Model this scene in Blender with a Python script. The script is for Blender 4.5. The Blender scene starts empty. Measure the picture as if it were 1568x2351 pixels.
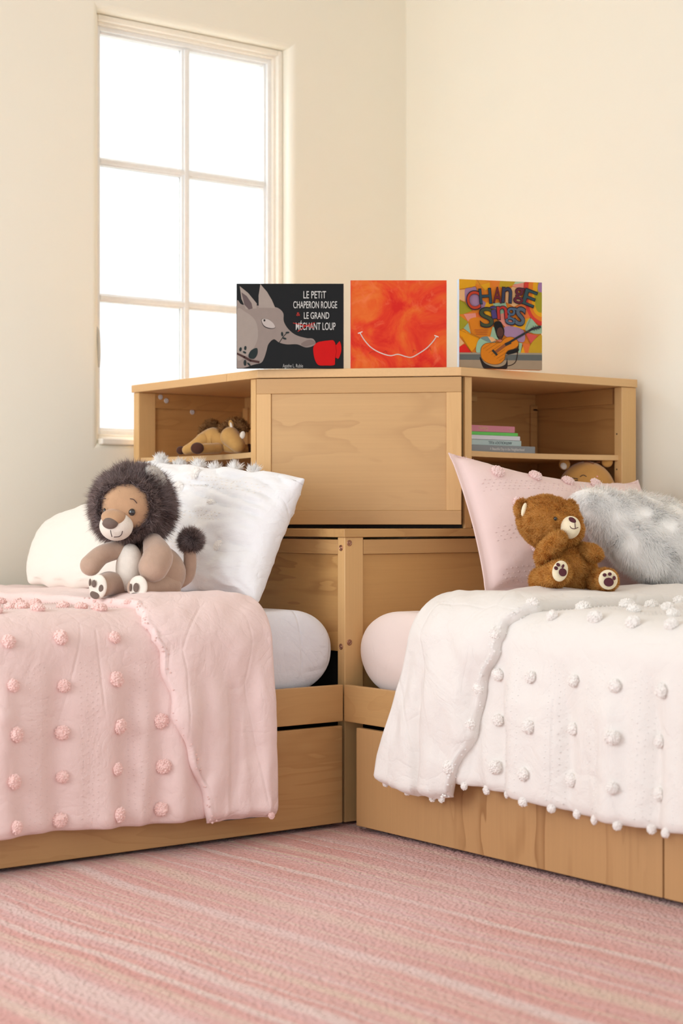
import bpy, math, random
import numpy as np
from mathutils import Vector, Matrix, noise, Euler
random.seed(4); rng = np.random.default_rng(7)
SC = bpy.context.scene
COL = SC.collection

# ------------------------------------------------------------------ camera
CAM = Vector((-3.5732, -4.3795, 0.7618)); HEAD = math.radians(52.9294); FPX = 3890.1; HOR = 1189.6
cd = bpy.data.cameras.new('camera'); cam = bpy.data.objects.new('camera', cd); COL.objects.link(cam)
cam.location = CAM; cam.rotation_euler = (math.pi/2, 0, HEAD-math.pi/2)
cd.sensor_fit = 'HORIZONTAL'; cd.sensor_width = 24.0; cd.lens = 24.0*FPX/1568; cd.shift_y = (HOR-1175.5)/1568
cd.clip_start = .05
cd.dof.use_dof = True; cd.dof.focus_distance = 4.12; cd.dof.aperture_fstop = 3.2
SC.camera = cam
FWD = Vector((math.cos(HEAD), math.sin(HEAD), 0)); RGT = Vector((math.sin(HEAD), -math.cos(HEAD), 0))
# ------------------------------------------------------------------ light
SC.view_settings.view_transform = 'Standard'; SC.view_settings.look = 'None'
SC.view_settings.gamma = 1; SC.view_settings.use_curve_mapping = False
SC.cycles.max_bounces = 16; SC.cycles.diffuse_bounces = 10; SC.cycles.transmission_bounces = 12
SC.view_settings.exposure = 0.40
w = bpy.data.worlds.new('daylight'); SC.world = w; w.use_nodes = True
bg = w.node_tree.nodes['Background']; bg.inputs[0].default_value = (.95, .975, 1.0, 1); bg.inputs[1].default_value = .98
def area(name, loc, target, sx, sy, power, col=(1, 1, 1)):
    l = bpy.data.lights.new(name, 'AREA'); l.shape = 'RECTANGLE'; l.size = sx; l.size_y = sy; l.energy = power; l.color = col
    o = bpy.data.objects.new(name, l); COL.objects.link(o); o.location = loc
    o.rotation_euler = (Vector(target)-Vector(loc)).to_track_quat('-Z', 'Y').to_euler(); return o
area('window_daylight', (-1.0, 1.35, 3.35), (-1.15, -.75, .7), 1.6, 1.3, 230, (.95, .975, 1))
area('room_daylight', (-4.1, -1.3, 1.25), (-.2, -1.0, 1.1), 1.3, 1.5, 30, (.96, .98, 1))

# ------------------------------------------------------------------ materials
def nt(name):
    m = bpy.data.materials.new(name); m.use_nodes = True; t = m.node_tree
    return m, t, t.nodes['Principled BSDF'], t.nodes.new('ShaderNodeTexCoord')
def mapping(t, src, scale, rot=(0, 0, 0)):
    n = t.nodes.new('ShaderNodeMapping'); n.inputs['Scale'].default_value = scale; n.inputs['Rotation'].default_value = rot
    t.links.new(src, n.inputs['Vector']); return n.outputs[0]
def noise_n(t, vec, scale, detail=3, rough=.5, dist=0):
    n = t.nodes.new('ShaderNodeTexNoise'); n.inputs['Scale'].default_value = scale; n.inputs['Detail'].default_value = detail
    n.inputs['Roughness'].default_value = rough; n.inputs['Distortion'].default_value = dist
    t.links.new(vec, n.inputs['Vector']); return n.outputs['Fac']
def ramp(t, fac, stops, interp='LINEAR'):
    n = t.nodes.new('ShaderNodeValToRGB'); cr = n.color_ramp; cr.interpolation = interp
    while len(cr.elements) > 1: cr.elements.remove(cr.elements[0])
    cr.elements[0].position = stops[0][0]; cr.elements[0].color = (*stops[0][1], 1)
    for p, c in stops[1:]:
        e = cr.elements.new(p); e.color = (*c, 1)
    t.links.new(fac, n.inputs[0]); return n.outputs[0]
def math_n(t, op, a, b=None, c=None):
    n = t.nodes.new('ShaderNodeMath'); n.operation = op
    for i, v in enumerate((a, b, c)):
        if v is None: continue
        if isinstance(v, (int, float)): n.inputs[i].default_value = v
        else: t.links.new(v, n.inputs[i])
    return n.outputs[0]
def mix(t, fac, a, b, mode='MIX'):
    n = t.nodes.new('ShaderNodeMix'); n.data_type = 'RGBA'; n.blend_type = mode
    for s, v in ((0, fac), (6, a), (7, b)):
        if isinstance(v, (int, float)): n.inputs[s].default_value = v
        elif isinstance(v, tuple): n.inputs[s].default_value = (*v, 1)
        else: t.links.new(v, n.inputs[s])
    return n.outputs[2]
def bump(t, b, h, strength, dist=.001):
    n = t.nodes.new('ShaderNodeBump'); n.inputs['Strength'].default_value = strength; n.inputs['Distance'].default_value = dist
    t.links.new(h, n.inputs['Height']); t.links.new(n.outputs[0], b.inputs['Normal'])
def plain(name, col, rough=.6, metal=0, spec=.4, emit=None):
    m, t, b, tc = nt(name)
    f = noise_n(t, tc.outputs['Object'], 60, 2)
    c = mix(t, f, tuple(x*.95 for x in col), tuple(min(1, x*1.05) for x in col)); t.links.new(c, b.inputs['Base Color'])
    b.inputs['Roughness'].default_value = rough; b.inputs['Metallic'].default_value = metal; b.inputs['Specular IOR Level'].default_value = spec
    return m
def wood(name, grain, col=(.54, .325, .13), fig=1.0, dark=.62, sc=1.0):
    """pale varnished pine ply; grain = axis the figure runs along"""
    m, t, b, tc = nt(name)
    st = {'X': (.22, 1, 1), 'Y': (1, .22, 1), 'Z': (1, 1, .22)}[grain]
    fine = {'X': (.02, 1, 1), 'Y': (1, .02, 1), 'Z': (1, 1, .02)}[grain]
    v = mapping(t, tc.outputs['Object'], tuple(s*sc for s in st))
    big = noise_n(t, v, 3.2, 4, .55, .6)
    ring = math_n(t, 'FRACT', math_n(t, 'ADD', math_n(t, 'MULTIPLY', big, 12.0), math_n(t, 'MULTIPLY', noise_n(t, mapping(t, tc.outputs['Object'], fine), 60, 2), .35)))
    lat = ramp(t, ring, [(0, (.05,)*3), (.55, (.10,)*3), (.86, (.75,)*3), (.95, (1,)*3), (1, (.05,)*3)])
    patch = ramp(t, noise_n(t, v, 2.1, 2), [(.42, (0, 0, 0)), (.62, (1, 1, 1))])
    amt = math_n(t, 'MULTIPLY', math_n(t, 'MULTIPLY', lat, patch), .60*fig)
    fn = noise_n(t, mapping(t, tc.outputs['Object'], fine), 160, 3, .6)
    base = mix(t, fn, tuple(x*.90 for x in col), tuple(min(1, x*1.08) for x in col))
    soft = noise_n(t, tc.outputs['Object'], 4, 2)
    base = mix(t, math_n(t, 'MULTIPLY', soft, .5), base, tuple((col[0]*1.04, col[1]*.95, col[2]*.85)))
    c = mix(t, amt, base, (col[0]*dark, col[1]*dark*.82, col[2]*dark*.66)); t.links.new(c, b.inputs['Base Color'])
    b.inputs['Roughness'].default_value = .42; b.inputs['Specular IOR Level'].default_value = .45
    bump(t, b, fn, .12, .0004); return m
def cloth(name, col, wr=.6, weave=700, sheen=.25, wscale=(1, 1, 1), amp=.006, trans=0):
    m, t, b, tc = nt(name)
    v = mapping(t, tc.outputs['Object'], wscale)
    n1 = noise_n(t, v, 7, 3, .5, 1.2); n2 = noise_n(t, v, 22, 4, .55, .6); n3 = noise_n(t, tc.outputs['Object'], weave, 1)
    r1 = math_n(t, 'ABSOLUTE', math_n(t, 'SUBTRACT', n1, .5))
    r1 = math_n(t, 'POWER', math_n(t, 'MULTIPLY', r1, 2), .6)
    h = math_n(t, 'ADD', math_n(t, 'MULTIPLY', r1, .4), math_n(t, 'MULTIPLY', n2, .6))
    vo = t.nodes.new('ShaderNodeTexVoronoi'); vo.feature = 'DISTANCE_TO_EDGE'; vo.inputs['Scale'].default_value = 7; t.links.new(mapping(t, v, (1, 1, .45), (.5, .4, .3)), vo.inputs['Vector'])
    ed = ramp(t, vo.outputs['Distance'], [(0, (0, 0, 0)), (.035, (1, 1, 1))]); msk = ramp(t, noise_n(t, v, 4, 1), [(.48, (0, 0, 0)), (.60, (1, 1, 1))])
    h = math_n(t, 'ADD', h, math_n(t, 'MULTIPLY', math_n(t, 'MULTIPLY', ed, msk), .22))
    h = math_n(t, 'ADD', h, math_n(t, 'MULTIPLY', n3, .05))
    bump(t, b, h, wr, amp)
    c = mix(t, n2, tuple(x*.97 for x in col), col); t.links.new(c, b.inputs['Base Color'])
    b.inputs['Roughness'].default_value = .85; b.inputs['Specular IOR Level'].default_value = .2
    b.inputs['Sheen Weight'].default_value = sheen; b.inputs['Sheen Roughness'].default_value = .5
    return m
def plush(name, col, sheen=.5):
    m, t, b, tc = nt(name)
    n = noise_n(t, tc.outputs['Object'], 260, 3, .7); n2 = noise_n(t, tc.outputs['Object'], 35, 3)
    c = mix(t, n2, tuple(x*.82 for x in col), tuple(min(1, x*1.12) for x in col)); t.links.new(c, b.inputs['Base Color'])
    bump(t, b, n, .6, .0015); b.inputs['Roughness'].default_value = .95; b.inputs['Specular IOR Level'].default_value = .1
    b.inputs['Sheen Weight'].default_value = sheen; b.inputs['Sheen Roughness'].default_value = .4; return m
def hair(name, c1, c2, rough=.6):
    m, t, b, tc = nt(name)
    a = t.nodes.new('ShaderNodeAttribute'); a.attribute_name = 'strand'
    c = mix(t, a.outputs['Fac'], c1, c2); t.links.new(c, b.inputs['Base Color'])
    b.inputs['Roughness'].default_value = rough; b.inputs['Specular IOR Level'].default_value = .25
    tr_ = t.nodes.new('ShaderNodeBsdfTranslucent'); t.links.new(c, tr_.inputs[0]); ms = t.nodes.new('ShaderNodeMixShader'); ms.inputs[0].default_value = .45
    t.links.new(b.outputs[0], ms.inputs[1]); t.links.new(tr_.outputs[0], ms.inputs[2]); t.links.new(ms.outputs[0], t.nodes['Material Output'].inputs['Surface'])
    return m

W_X = wood('pine_ply_grain_x', 'X'); W_Y = wood('pine_ply_grain_y', 'Y'); W_Z = wood('pine_solid_grain_z', 'Z', (.66, .42, .185), .35, .75, 2.2)
W_DOOR = wood('pine_ply_door', 'X', (.56, .35, .155), 1.2, .6)
W_RAIL = wood('pine_rail', 'X', (.53, .32, .135), .5, .7, 1.6); W_RAILY = wood('pine_rail_y', 'Y', (.53, .32, .135), .5, .7, 1.6)
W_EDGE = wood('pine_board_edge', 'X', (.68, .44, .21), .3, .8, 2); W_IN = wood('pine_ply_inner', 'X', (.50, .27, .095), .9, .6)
W_DRAW_R = wood('pine_ply_drawer', 'Z', (.50, .30, .135), 1.5, .62, .9); W_DRAW_L = wood('pine_ply_drawer_left', 'X', (.49, .295, .125), .7, .7)  # drawer pine darkened: the weaker light down there is put into its colour
M_DARK = plain('painted_gap_shade', (.015, .012, .01), .9); M_STEEL = plain('brushed_steel', (.55, .5, .45), .35, .9)  # M_DARK: near-black painted as the shade in gaps and hollows
M_COPPER = plain('bronze_bolt', (.42, .22, .14), .35, .85); M_CAP = plain('plastic_cap', (.62, .60, .60), .5)
PINK = (.79, .615, .585)
M_PINK = cloth('pink_cotton', PINK, .95, amp=.006); M_PINKFLAP = cloth('pink_cotton_lining', (.82, .65, .625), .95, amp=.006)
M_PINKPOM = cloth('pink_yarn', (.85, .60, .56), .9, 300, .6, amp=.004)
M_WHITE = cloth('white_cotton', (.80, .78, .75), 1.0, amp=.006); M_WHITEPOM = cloth('white_yarn', (.86, .84, .81), .9, 300, .6, amp=.004)
M_SHEETW = cloth('white_sateen', (.80, .81, .86), .9, amp=.007); M_SHEETP = cloth('blush_jersey', (.82, .70, .65), .35, amp=.004)
M_SHAMW = cloth('white_sham_cotton', (.82, .83, .85), .9, amp=.007, wscale=(1, 1, 1.6)); M_SHAMP = cloth('blush_sham_cotton', (.83, .65, .63), .35, amp=.004)
M_CREAM = cloth('cream_boucle', (.84, .80, .73), .5, 200, .5, amp=.004)

# ------------------------------------------------------------------ mesh helpers
class MB:
    def __init__(s): s.v = []; s.f = []; s.mi = []; s.mats = []
    def m(s, mat):
        if mat is None: return 0
        if mat not in s.mats: s.mats.append(mat)
        return s.mats.index(mat)
    def add(s, vs, fs, mat=None):
        o = len(s.v); s.v += [tuple(v) for v in vs]; k = s.m(mat)
        for f in fs: s.f.append(tuple(i+o for i in f)); s.mi.append(k)
        return s
    def box(s, a, b, mat=None):
        x0, y0, z0 = [min(p, q) for p, q in zip(a, b)]; x1, y1, z1 = [max(p, q) for p, q in zip(a, b)]
        return s.add([(x0, y0, z0), (x1, y0, z0), (x1, y1, z0), (x0, y1, z0), (x0, y0, z1), (x1, y0, z1), (x1, y1, z1), (x0, y1, z1)],
                     [(0, 3, 2, 1), (4, 5, 6, 7), (0, 1, 5, 4), (1, 2, 6, 5), (2, 3, 7, 6), (3, 0, 4, 7)], mat)
    def prism(s, pts, z0, z1, mat=None):
        n = len(pts); vs = [(x, y, z0) for x, y in pts]+[(x, y, z1) for x, y in pts]
        fs = [tuple(range(n-1, -1, -1)), tuple(range(n, 2*n))]+[(i, (i+1) % n, n+(i+1) % n, n+i) for i in range(n)]
        return s.add(vs, fs, mat)
    def grid(s, rows, mat=None, closed_u=False):
        nr = len(rows); nc = len(rows[0]); vs = [p for r in rows for p in r]; fs = []
        for i in range(nr-1):
            for j in range(nc if closed_u else nc-1):
                k = (j+1) % nc; fs.append((i*nc+j, i*nc+k, (i+1)*nc+k, (i+1)*nc+j))
        return s.add(vs, fs, mat)
    def ell(s, c, r, rot=(0, 0, 0), mat=None, nu=28, nv=18, fn=None):
        R = Euler(rot).to_matrix(); c = Vector(c); vs = []; fs = []
        for i in range(nv+1):
            th = math.pi*i/nv
            for j in range(nu):
                ph = 2*math.pi*j/nu; d = Vector((math.sin(th)*math.cos(ph), math.sin(th)*math.sin(ph), math.cos(th)))
                k = fn(d) if fn else 1
                vs.append(c+R @ Vector((d.x*r[0]*k, d.y*r[1]*k, d.z*r[2]*k)))
        for i in range(nv):
            for j in range(nu):
                a = i*nu+j; b2 = i*nu+(j+1) % nu; fs.append((a, a+nu, b2+nu, b2))
        return s.add(vs, fs, mat)
    def tube(s, pts, rad, mat=None, n=16, flat=(1, 1)):
        """rounded limb through pts with radii rad"""
        P = [Vector(p) for p in pts]; Q = []; Rr = []
        m_ = len(P)
        for i in range(m_-1):
            p0 = P[max(i-1, 0)]; p1 = P[i]; p2 = P[i+1]; p3 = P[min(i+2, m_-1)]
            for k in range(6):
                t = k/6; t2 = t*t; t3 = t2*t
                Q.append(.5*((2*p1)+(p2-p0)*t+(2*p0-5*p1+4*p2-p3)*t2+(3*p1-p0-3*p2+p3)*t3)); Rr.append(rad[i]*(1-t)+rad[i+1]*t)
        Q.append(P[-1]); Rr.append(rad[-1])
        t0 = (Q[1]-Q[0]).normalized(); t1 = (Q[-1]-Q[-2]).normalized()
        A = []
        for k in range(6): a = math.pi/2*(1-k/6); A.append((Q[0]-t0*math.sin(a)*Rr[0], max(math.cos(a), .02)*Rr[0], t0))
        for i in range(len(Q)):
            tt = (Q[min(i+1, len(Q)-1)]-Q[max(i-1, 0)]).normalized(); A.append((Q[i], Rr[i], tt))
        for k in range(1, 7): a = math.pi/2*k/6; A.append((Q[-1]+t1*math.sin(a)*Rr[-1], max(math.cos(a), .02)*Rr[-1], t1))
        up = Vector((0, 0, 1)) if abs(t0.z) < .9 else Vector((0, 1, 0)); rows = []
        for c, r, tt in A:
            x = (up-tt*up.dot(tt)).normalized(); up = x; y = tt.cross(x)
            rows.append([c+(x*math.cos(2*math.pi*j/n)*flat[0]+y*math.sin(2*math.pi*j/n)*flat[1])*r for j in range(n)])
        self_v = rows
        s.grid(rows, mat, True)
        o = len(s.v)-len(rows)*n
        s.f.append(tuple(o+j for j in range(n-1, -1, -1))); s.mi.append(s.m(mat))
        s.f.append(tuple(len(s.v)-n+j for j in range(n))); s.mi.append(s.m(mat))
        return s
    def build(s, name, mat=None, parent=None, smooth=False, bevel=0, seg=2, loc=None):
        me = bpy.data.meshes.new(name); me.from_pydata(s.v, [], s.f); me.update()
        if s.mats:
            for k in s.mats: me.materials.append(k)
            me.polygons.foreach_set('material_index', s.mi)
        elif mat: me.materials.append(mat)
        if mat and s.mats: pass
        if smooth: me.polygons.foreach_set('use_smooth', [True]*len(me.polygons))
        o = bpy.data.objects.new(name, me); COL.objects.link(o)
        if parent: o.parent = parent
        if loc: o.location = loc
        if bevel:
            b = o.modifiers.new('bevel', 'BEVEL'); b.width = bevel; b.segments = seg; b.limit_method = 'ANGLE'; b.angle_limit = math.radians(40)
            b.harden_normals = False
        return o
def box(name, a, b, mat, parent=None, bevel=.0015): return MB().box(a, b).build(name, mat, parent, bevel=bevel)
def empty(name, loc=(0, 0, 0), rz=0):
    o = bpy.data.objects.new(name, None); COL.objects.link(o); o.location = loc; o.rotation_euler = (0, 0, rz); o.empty_display_size = .05; return o
def tag(o, label, cat, group=None):
    o['label'] = label; o['category'] = cat
    if group: o['group'] = group
    return o
def struct(o): o['kind'] = 'structure'; return o
def fn3(x, y, z, s=1.0): return noise.noise(Vector((x*s, y*s, z*s)))
def blades(name, src, n, length, width, mat, parent, jit=.35, comb=(0, 0, 0), mask=None, droop=0, lift=1.0, lenvar=.35, clump=0):
    """fur strands rooted on the surface of src (a built object sharing src's local frame), one mesh"""
    me = src.data; me.calc_loop_triangles(); nt_ = len(me.loop_triangles)
    V = np.zeros(len(me.vertices)*3); me.vertices.foreach_get('co', V); V = V.reshape(-1, 3)
    T = np.zeros(nt_*3, dtype=np.int64); me.loop_triangles.foreach_get('vertices', T); T = T.reshape(-1, 3)
    a, b, c = V[T[:, 0]], V[T[:, 1]], V[T[:, 2]]; nn = np.cross(b-a, c-a); ar = np.linalg.norm(nn, axis=1)+1e-12; nn /= ar[:, None]
    ix = rng.choice(nt_, n, p=ar/ar.sum()); r1 = np.sqrt(rng.random(n)); r2 = rng.random(n)
    P = a[ix]*(1-r1)[:, None]+b[ix]*(r1*(1-r2))[:, None]+c[ix]*(r1*r2)[:, None]; N = nn[ix]
    cen = V.mean(axis=0); flip = np.sign(((a.mean(1) if False else (a+b+c)/3-cen)*nn).sum(1).mean() or 1); N = N*flip
    if mask is not None:
        k = np.array([bool(mask(Vector(p), Vector(q))) for p, q in zip(P, N)]); P, N = P[k], N[k]
    n = len(P)
    J = rng.normal(size=(n, 3))*jit
    if clump:
        cl = np.array([[fn3(p[0]+7*i, p[1], p[2], clump) for i in range(3)] for p in P])*.85; J = J+cl
    D = N*lift+J+np.array(comb); D /= np.linalg.norm(D, axis=1)[:, None]
    L = length*(1-lenvar+2*lenvar*rng.random(n)); S = np.cross(D, N+rng.normal(size=(n, 3))*.25); S /= np.linalg.norm(S, axis=1)[:, None]
    w2 = (width*.5*(.7+.6*rng.random(n)))[:, None]; L = L[:, None]
    bend = rng.normal(size=(n, 3))*.18; bend[:, 2] -= droop
    sg = np.where((np.cross(S, D)*N).sum(1) < 0, -1.0, 1.0)[:, None]; S = S*sg
    p0 = P-N*.001; pm = P+D*L*.5+bend*L*.18; pt = P+D*L*.95+bend*L*.6
    VV = np.stack([p0-S*w2, p0+S*w2, pm-S*w2*.8, pm+S*w2*.8, pt], axis=1).reshape(-1, 3)
    m2 = bpy.data.meshes.new(name); m2.vertices.add(5*n); m2.vertices.foreach_set('co', VV.ravel())
    base = np.arange(n)*5
    li = np.stack([base, base+1, base+3, base+2, base+2, base+3, base+4], axis=1).ravel()
    m2.loops.add(7*n); m2.loops.foreach_set('vertex_index', li.astype(np.int32))
    m2.polygons.add(2*n); ls = np.stack([np.arange(n)*7, np.arange(n)*7+4], axis=1).ravel()
    m2.polygons.foreach_set('loop_start', ls.astype(np.int32)); m2.update(calc_edges=True)
    at = m2.attributes.new('strand', 'FLOAT', 'POINT'); at.data.foreach_set('value', np.repeat(rng.random(n), 5).astype(np.float32))
    m2.polygons.foreach_set('use_smooth', [True]*(2*n)); G = np.cross(S, D); nb_ = N*.8+G*.5*np.sign((G*N).sum(1))[:, None]+rng.normal(size=(n, 3))*.08; nb_ /= np.linalg.norm(nb_, axis=1)[:, None]; m2.normals_split_custom_set_from_vertices(np.repeat(nb_, 5, axis=0).tolist()); m2.materials.append(mat)
    o = bpy.data.objects.new(name, m2); COL.objects.link(o); o.parent = parent; o.location = src.location if src.parent is parent else (0, 0, 0); return o
def text(name, s, size, mat, parent, loc, rot=(math.pi/2, 0, 0), sx=1.0, ext=.0002, align='LEFT', shear=0, bold=0):
    cu = bpy.data.curves.new(name, 'FONT'); cu.body = s; cu.size = size; cu.extrude = ext; cu.align_x = align; cu.shear = shear; cu.offset = bold
    t = bpy.data.objects.new(name+'_tmp', cu); COL.objects.link(t)
    me = bpy.data.meshes.new_from_object(t.evaluated_get(bpy.context.evaluated_depsgraph_get()))
    bpy.data.objects.remove(t); me.materials.clear(); me.materials.append(mat); me.name = name
    o = bpy.data.objects.new(name, me); COL.objects.link(o); o.parent = parent; o.location = loc; o.rotation_euler = rot; o.scale = (sx, 1, 1); return o

# ------------------------------------------------------------------ room
m, t, b, tc = nt('cream_wall_paint'); M_WALL = m
n = noise_n(t, tc.outputs['Object'], 90, 4, .6); bump(t, b, n, .12, .002)
t.links.new(mix(t, noise_n(t, tc.outputs['Object'], 1.5, 2), (.79, .765, .66), (.82, .795, .69)), b.inputs['Base Color']); b.inputs['Roughness'].default_value = .8
M_CEIL = plain('ceiling_paint', (.85, .82, .76), .9); M_FLOOR = wood('oak_floor', 'Y', (.45, .30, .17), .6)
M_SASH = plain('window_white_paint', (.80, .81, .80), .4); M_TRIM = plain('cream_casing_paint', (.82, .78, .69), .5)
WX0, WX1, WZ0, WZ1 = -1.135, -.445, .985, 2.262; WALL = .03; TH = .16
def ring(mb, x0, x1, z0, z1, y0, y1, wd, mat=None):
    mb.box((x0, y0, z0), (x0+wd, y1, z1), mat).box((x1-wd, y0, z0), (x1, y1, z1), mat)
    mb.box((x0+wd, y0, z0), (x1-wd, y1, z0+wd), mat).box((x0+wd, y0, z1-wd), (x1-wd, y1, z1), mat); return mb
# wall with the window: one slab with a hole and rounded plaster returns
bm = MB()
def outline(x0, x1, z0, z1, y): return [(x0, y, z0), (x1, y, z0), (x1, y, z1), (x0, y, z1)]
ox = (-4.3, WALL+TH, 0, 2.75)
rows = []
def loop_pts(x0, x1, z0, z1, y, k=1):
    return [(x0, y, z0), (x1, y, z0), (x1, y, z1), (x0, y, z1)]
L = [loop_pts(ox[0], ox[1], ox[2], ox[3], WALL+TH), loop_pts(ox[0], ox[1], ox[2], ox[3], WALL)]
R_ = .022
for k in range(7):
    a = math.pi/2*k/6; L.append(loop_pts(WX0-R_*(1-math.sin(a)), WX1+R_*(1-math.sin(a)), WZ0-R_*(1-math.sin(a)), WZ1+R_*(1-math.sin(a)), WALL+R_*(1-math.cos(a))))
L.append(loop_pts(WX0, WX1, WZ0, WZ1, WALL+TH)); L.append(L[0])
bm.grid(L, None, True); wl = bm.build('wall_left', M_WALL); struct(wl)
for p in wl.data.polygons: p.use_smooth = False
struct(box('wall_right', (WALL, -5.3, 0), (WALL+TH, WALL, 2.75), M_WALL, bevel=0))
struct(box('ceiling', (-4.3, -5.3, 2.75), (WALL+TH, WALL+TH, 2.85), M_CEIL, bevel=0))
struct(box('floor', (-4.6, -5.6, -.06), (WALL+TH, WALL+TH, -.012), M_FLOOR, bevel=0))
win = empty('window_1', (-.79, .12, WZ0)); struct(win)
def wpart(mb, name, mat, bevel=.002):
    o = mb.build(name, mat, None, bevel=bevel); o.data.transform(Matrix.Translation(-win.location)); o.parent = win; return o
wpart(ring(MB(), WX0+.001, WX1-.001, WZ0+.001, WZ1-.001, .072, .150, .018), 'window_frame', M_TRIM, .004)
wpart(ring(MB(), WX0+.016, WX1-.016, WZ0+.016, WZ1-.016, .088, .150, .012), 'stop_bead', M_TRIM, .003)
wpart(ring(ring(MB(), WX0+.027, WX1-.027, WZ0+.027, WZ1-.027, .100, .140, .014), WX0+.040, WX1-.040, WZ0+.040, WZ1-.040, .112, .138, .008), 'sash', M_SASH, .002)
gx0, gx1, gz0, gz1 = WX0+.046, WX1-.046, WZ0+.046, WZ1-.046
gx = -.787
wpart(MB().box((gx-.008, .104, gz0), (gx+.008, .112, gz1)).box((gx-.0145, .112, gz0), (gx+.0145, .136, gz1)), 'muntin', M_SASH, .002)
for gz in (1.833, 1.424):
    wpart(MB().box((gx0, .105, gz-.007), (gx1, .113, gz+.007)).box((gx0, .113, gz-.0125), (gx1, .135, gz+.0125)), 'muntin', M_SASH, .002)
mg, t, b, tc = nt('clear_glass'); b.inputs['Transmission Weight'].default_value = 1; b.inputs['Roughness'].default_value = 0; b.inputs['IOR'].default_value = 1.02; b.inputs['Base Color'].default_value = (.98, 1, .99, 1)
for x0, x1 in ((gx0, gx-.0145), (gx+.0145, gx1)):
    for z0, z1 in ((gz0, 1.4115), (1.4365, 1.8205), (1.8455, gz1)):
        wpart(MB().box((x0, .123, z0), (x1, .126, z1)), 'window_pane', mg, 0)
wpart(MB().box((WX0+.002, WALL-.012, WZ0-.006), (WX1-.002, .115, WZ0+.012)), 'window_sill', M_TRIM, .004)
hd = MB().tube([(WX0+.006, .066, 1.33), (WX0+.006, .05, 1.31), (WX0+.007, .045, 1.25), (WX0+.008, .047, 1.21)], [.004, .006, .005, .003], n=10)
wpart(hd, 'window_handle', plain('painted_handle', (.55, .53, .46), .4), 0)
# things seen faintly outside the window
tr = MB().tube([(-1.30, 1.6, -.2), (-1.22, 1.6, .9), (-1.26, 1.6, 1.3), (-1.36, 1.62, 1.75)], [.16, .14, .10, .05], n=18)
tag(tr.build('tree_trunk', plain('glare_pale_bark', (.80, .80, .84), .9), smooth=True), 'pale hazy tree trunk outside the window at the lower left pane', 'tree')  # bark colour paled to imitate the overexposed glare outside
struct(box('ground_outside', (-6, .3, -.5), (4, 9, -.3), plain('pale_ground', (.75, .74, .70), .9), bevel=0))

# ------------------------------------------------------------------ rug
m, t, b, tc = nt('striped_woven_rug'); M_RUG = m
sep = t.nodes.new('ShaderNodeSeparateXYZ'); t.links.new(tc.outputs['Object'], sep.inputs[0])
lowv = noise_n(t, tc.outputs['Object'], 1.6, 2); wob = noise_n(t, tc.outputs['Object'], 9, 2)
xx = math_n(t, 'ADD', sep.outputs[0], math_n(t, 'MULTIPLY', sep.outputs[1], .05))
xx = math_n(t, 'ADD', xx, math_n(t, 'MULTIPLY', math_n(t, 'SUBTRACT', lowv, .5), .06))
xx = math_n(t, 'ADD', xx, math_n(t, 'MULTIPLY', math_n(t, 'SUBTRACT', wob, .5), .012))
fac = math_n(t, 'DIVIDE', math_n(t, 'ADD', xx, 2.7), 1.8)
pk, pd, cr, wh, pl = (.80, .42, .375), (.72, .31, .265), (.84, .70, .54), (.90, .79, .73), (.80, .50, .49)
lines = [(0.02, .02, wh), (.07, .008, wh), (.115, .02, cr), (.16, .006, wh), (.19, .03, wh), (.235, .008, cr), (.262, .012, wh), (.30, .02, wh), (.322, .006, wh), (.352, .016, cr),
         (.375, .005, wh), (.405, .006, cr), (.425, .004, cr), (.455, .022, wh), (.49, .006, cr), (.535, .03, cr), (.57, .006, wh), (.60, .004, cr), (.618, .004, cr), (.65, .012, wh), (.69, .005, cr),
         (.705, .005, cr), (.735, .018, cr), (.775, .005, wh), (.80, .005, wh), (.85, .012, cr), (.90, .005, wh), (.93, .006, wh), (.97, .012, cr)]
n_w = t.nodes.new('ShaderNodeCombineXYZ'); t.links.new(xx, n_w.inputs[0])
n1 = noise_n(t, n_w.outputs[0], 14, 2); col = ramp(t, n1, [(.35, pd), (.5, pk), (.66, pl)])
msk = None; n_cr = ramp(t, noise_n(t, n_w.outputs[0], 70, 1), [(.58, (0, 0, 0)), (.64, (.55,)*3)]); col = mix(t, n_cr, col, cr)
for c, wd, cc in lines:
    d = math_n(t, 'ABSOLUTE', math_n(t, 'SUBTRACT', fac, c)); k = ramp(t, math_n(t, 'DIVIDE', d, wd*.62), [(.0, (1, 1, 1)), (.55, (.9,)*3), (1, (0, 0, 0))])
    col = mix(t, math_n(t, 'MULTIPLY', k, .62), col, cc)
# weave: cords across the stripes
v1 = mapping(t, tc.outputs['Object'], (105, 150, 1)); vo = t.nodes.new('ShaderNodeTexVoronoi'); vo.inputs['Scale'].default_value = 1; t.links.new(v1, vo.inputs['Vector'])
wav = math_n(t, 'SUBTRACT', 1.0, vo.outputs['Distance'])
sp = noise_n(t, mapping(t, tc.outputs['Object'], (60, 35, 1)), 3, 3, .7)
col = mix(t, ramp(t, sp, [(.60, (0, 0, 0)), (.70, (.5,)*3)]), col, (.80, .60, .52))
sp2 = noise_n(t, mapping(t, tc.outputs['Object'], (25, 14, 1)), 2.2, 3, .7)
col = mix(t, ramp(t, sp2, [(.66, (0, 0, 0)), (.76, (.6,)*3)]), col, (.32, .16, .10))
col = mix(t, ramp(t, vo.outputs['Distance'], [(.3, (0, 0, 0)), (.75, (.22,)*3)]), col, (.46, .17, .135))
lowm = ramp(t, noise_n(t, mapping(t, tc.outputs['Object'], (1, .6, 1)), 2.3, 3), [(.40, (0, 0, 0)), (.62, (.45,)*3)]); col = mix(t, lowm, col, (.83, .56, .54))
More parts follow.
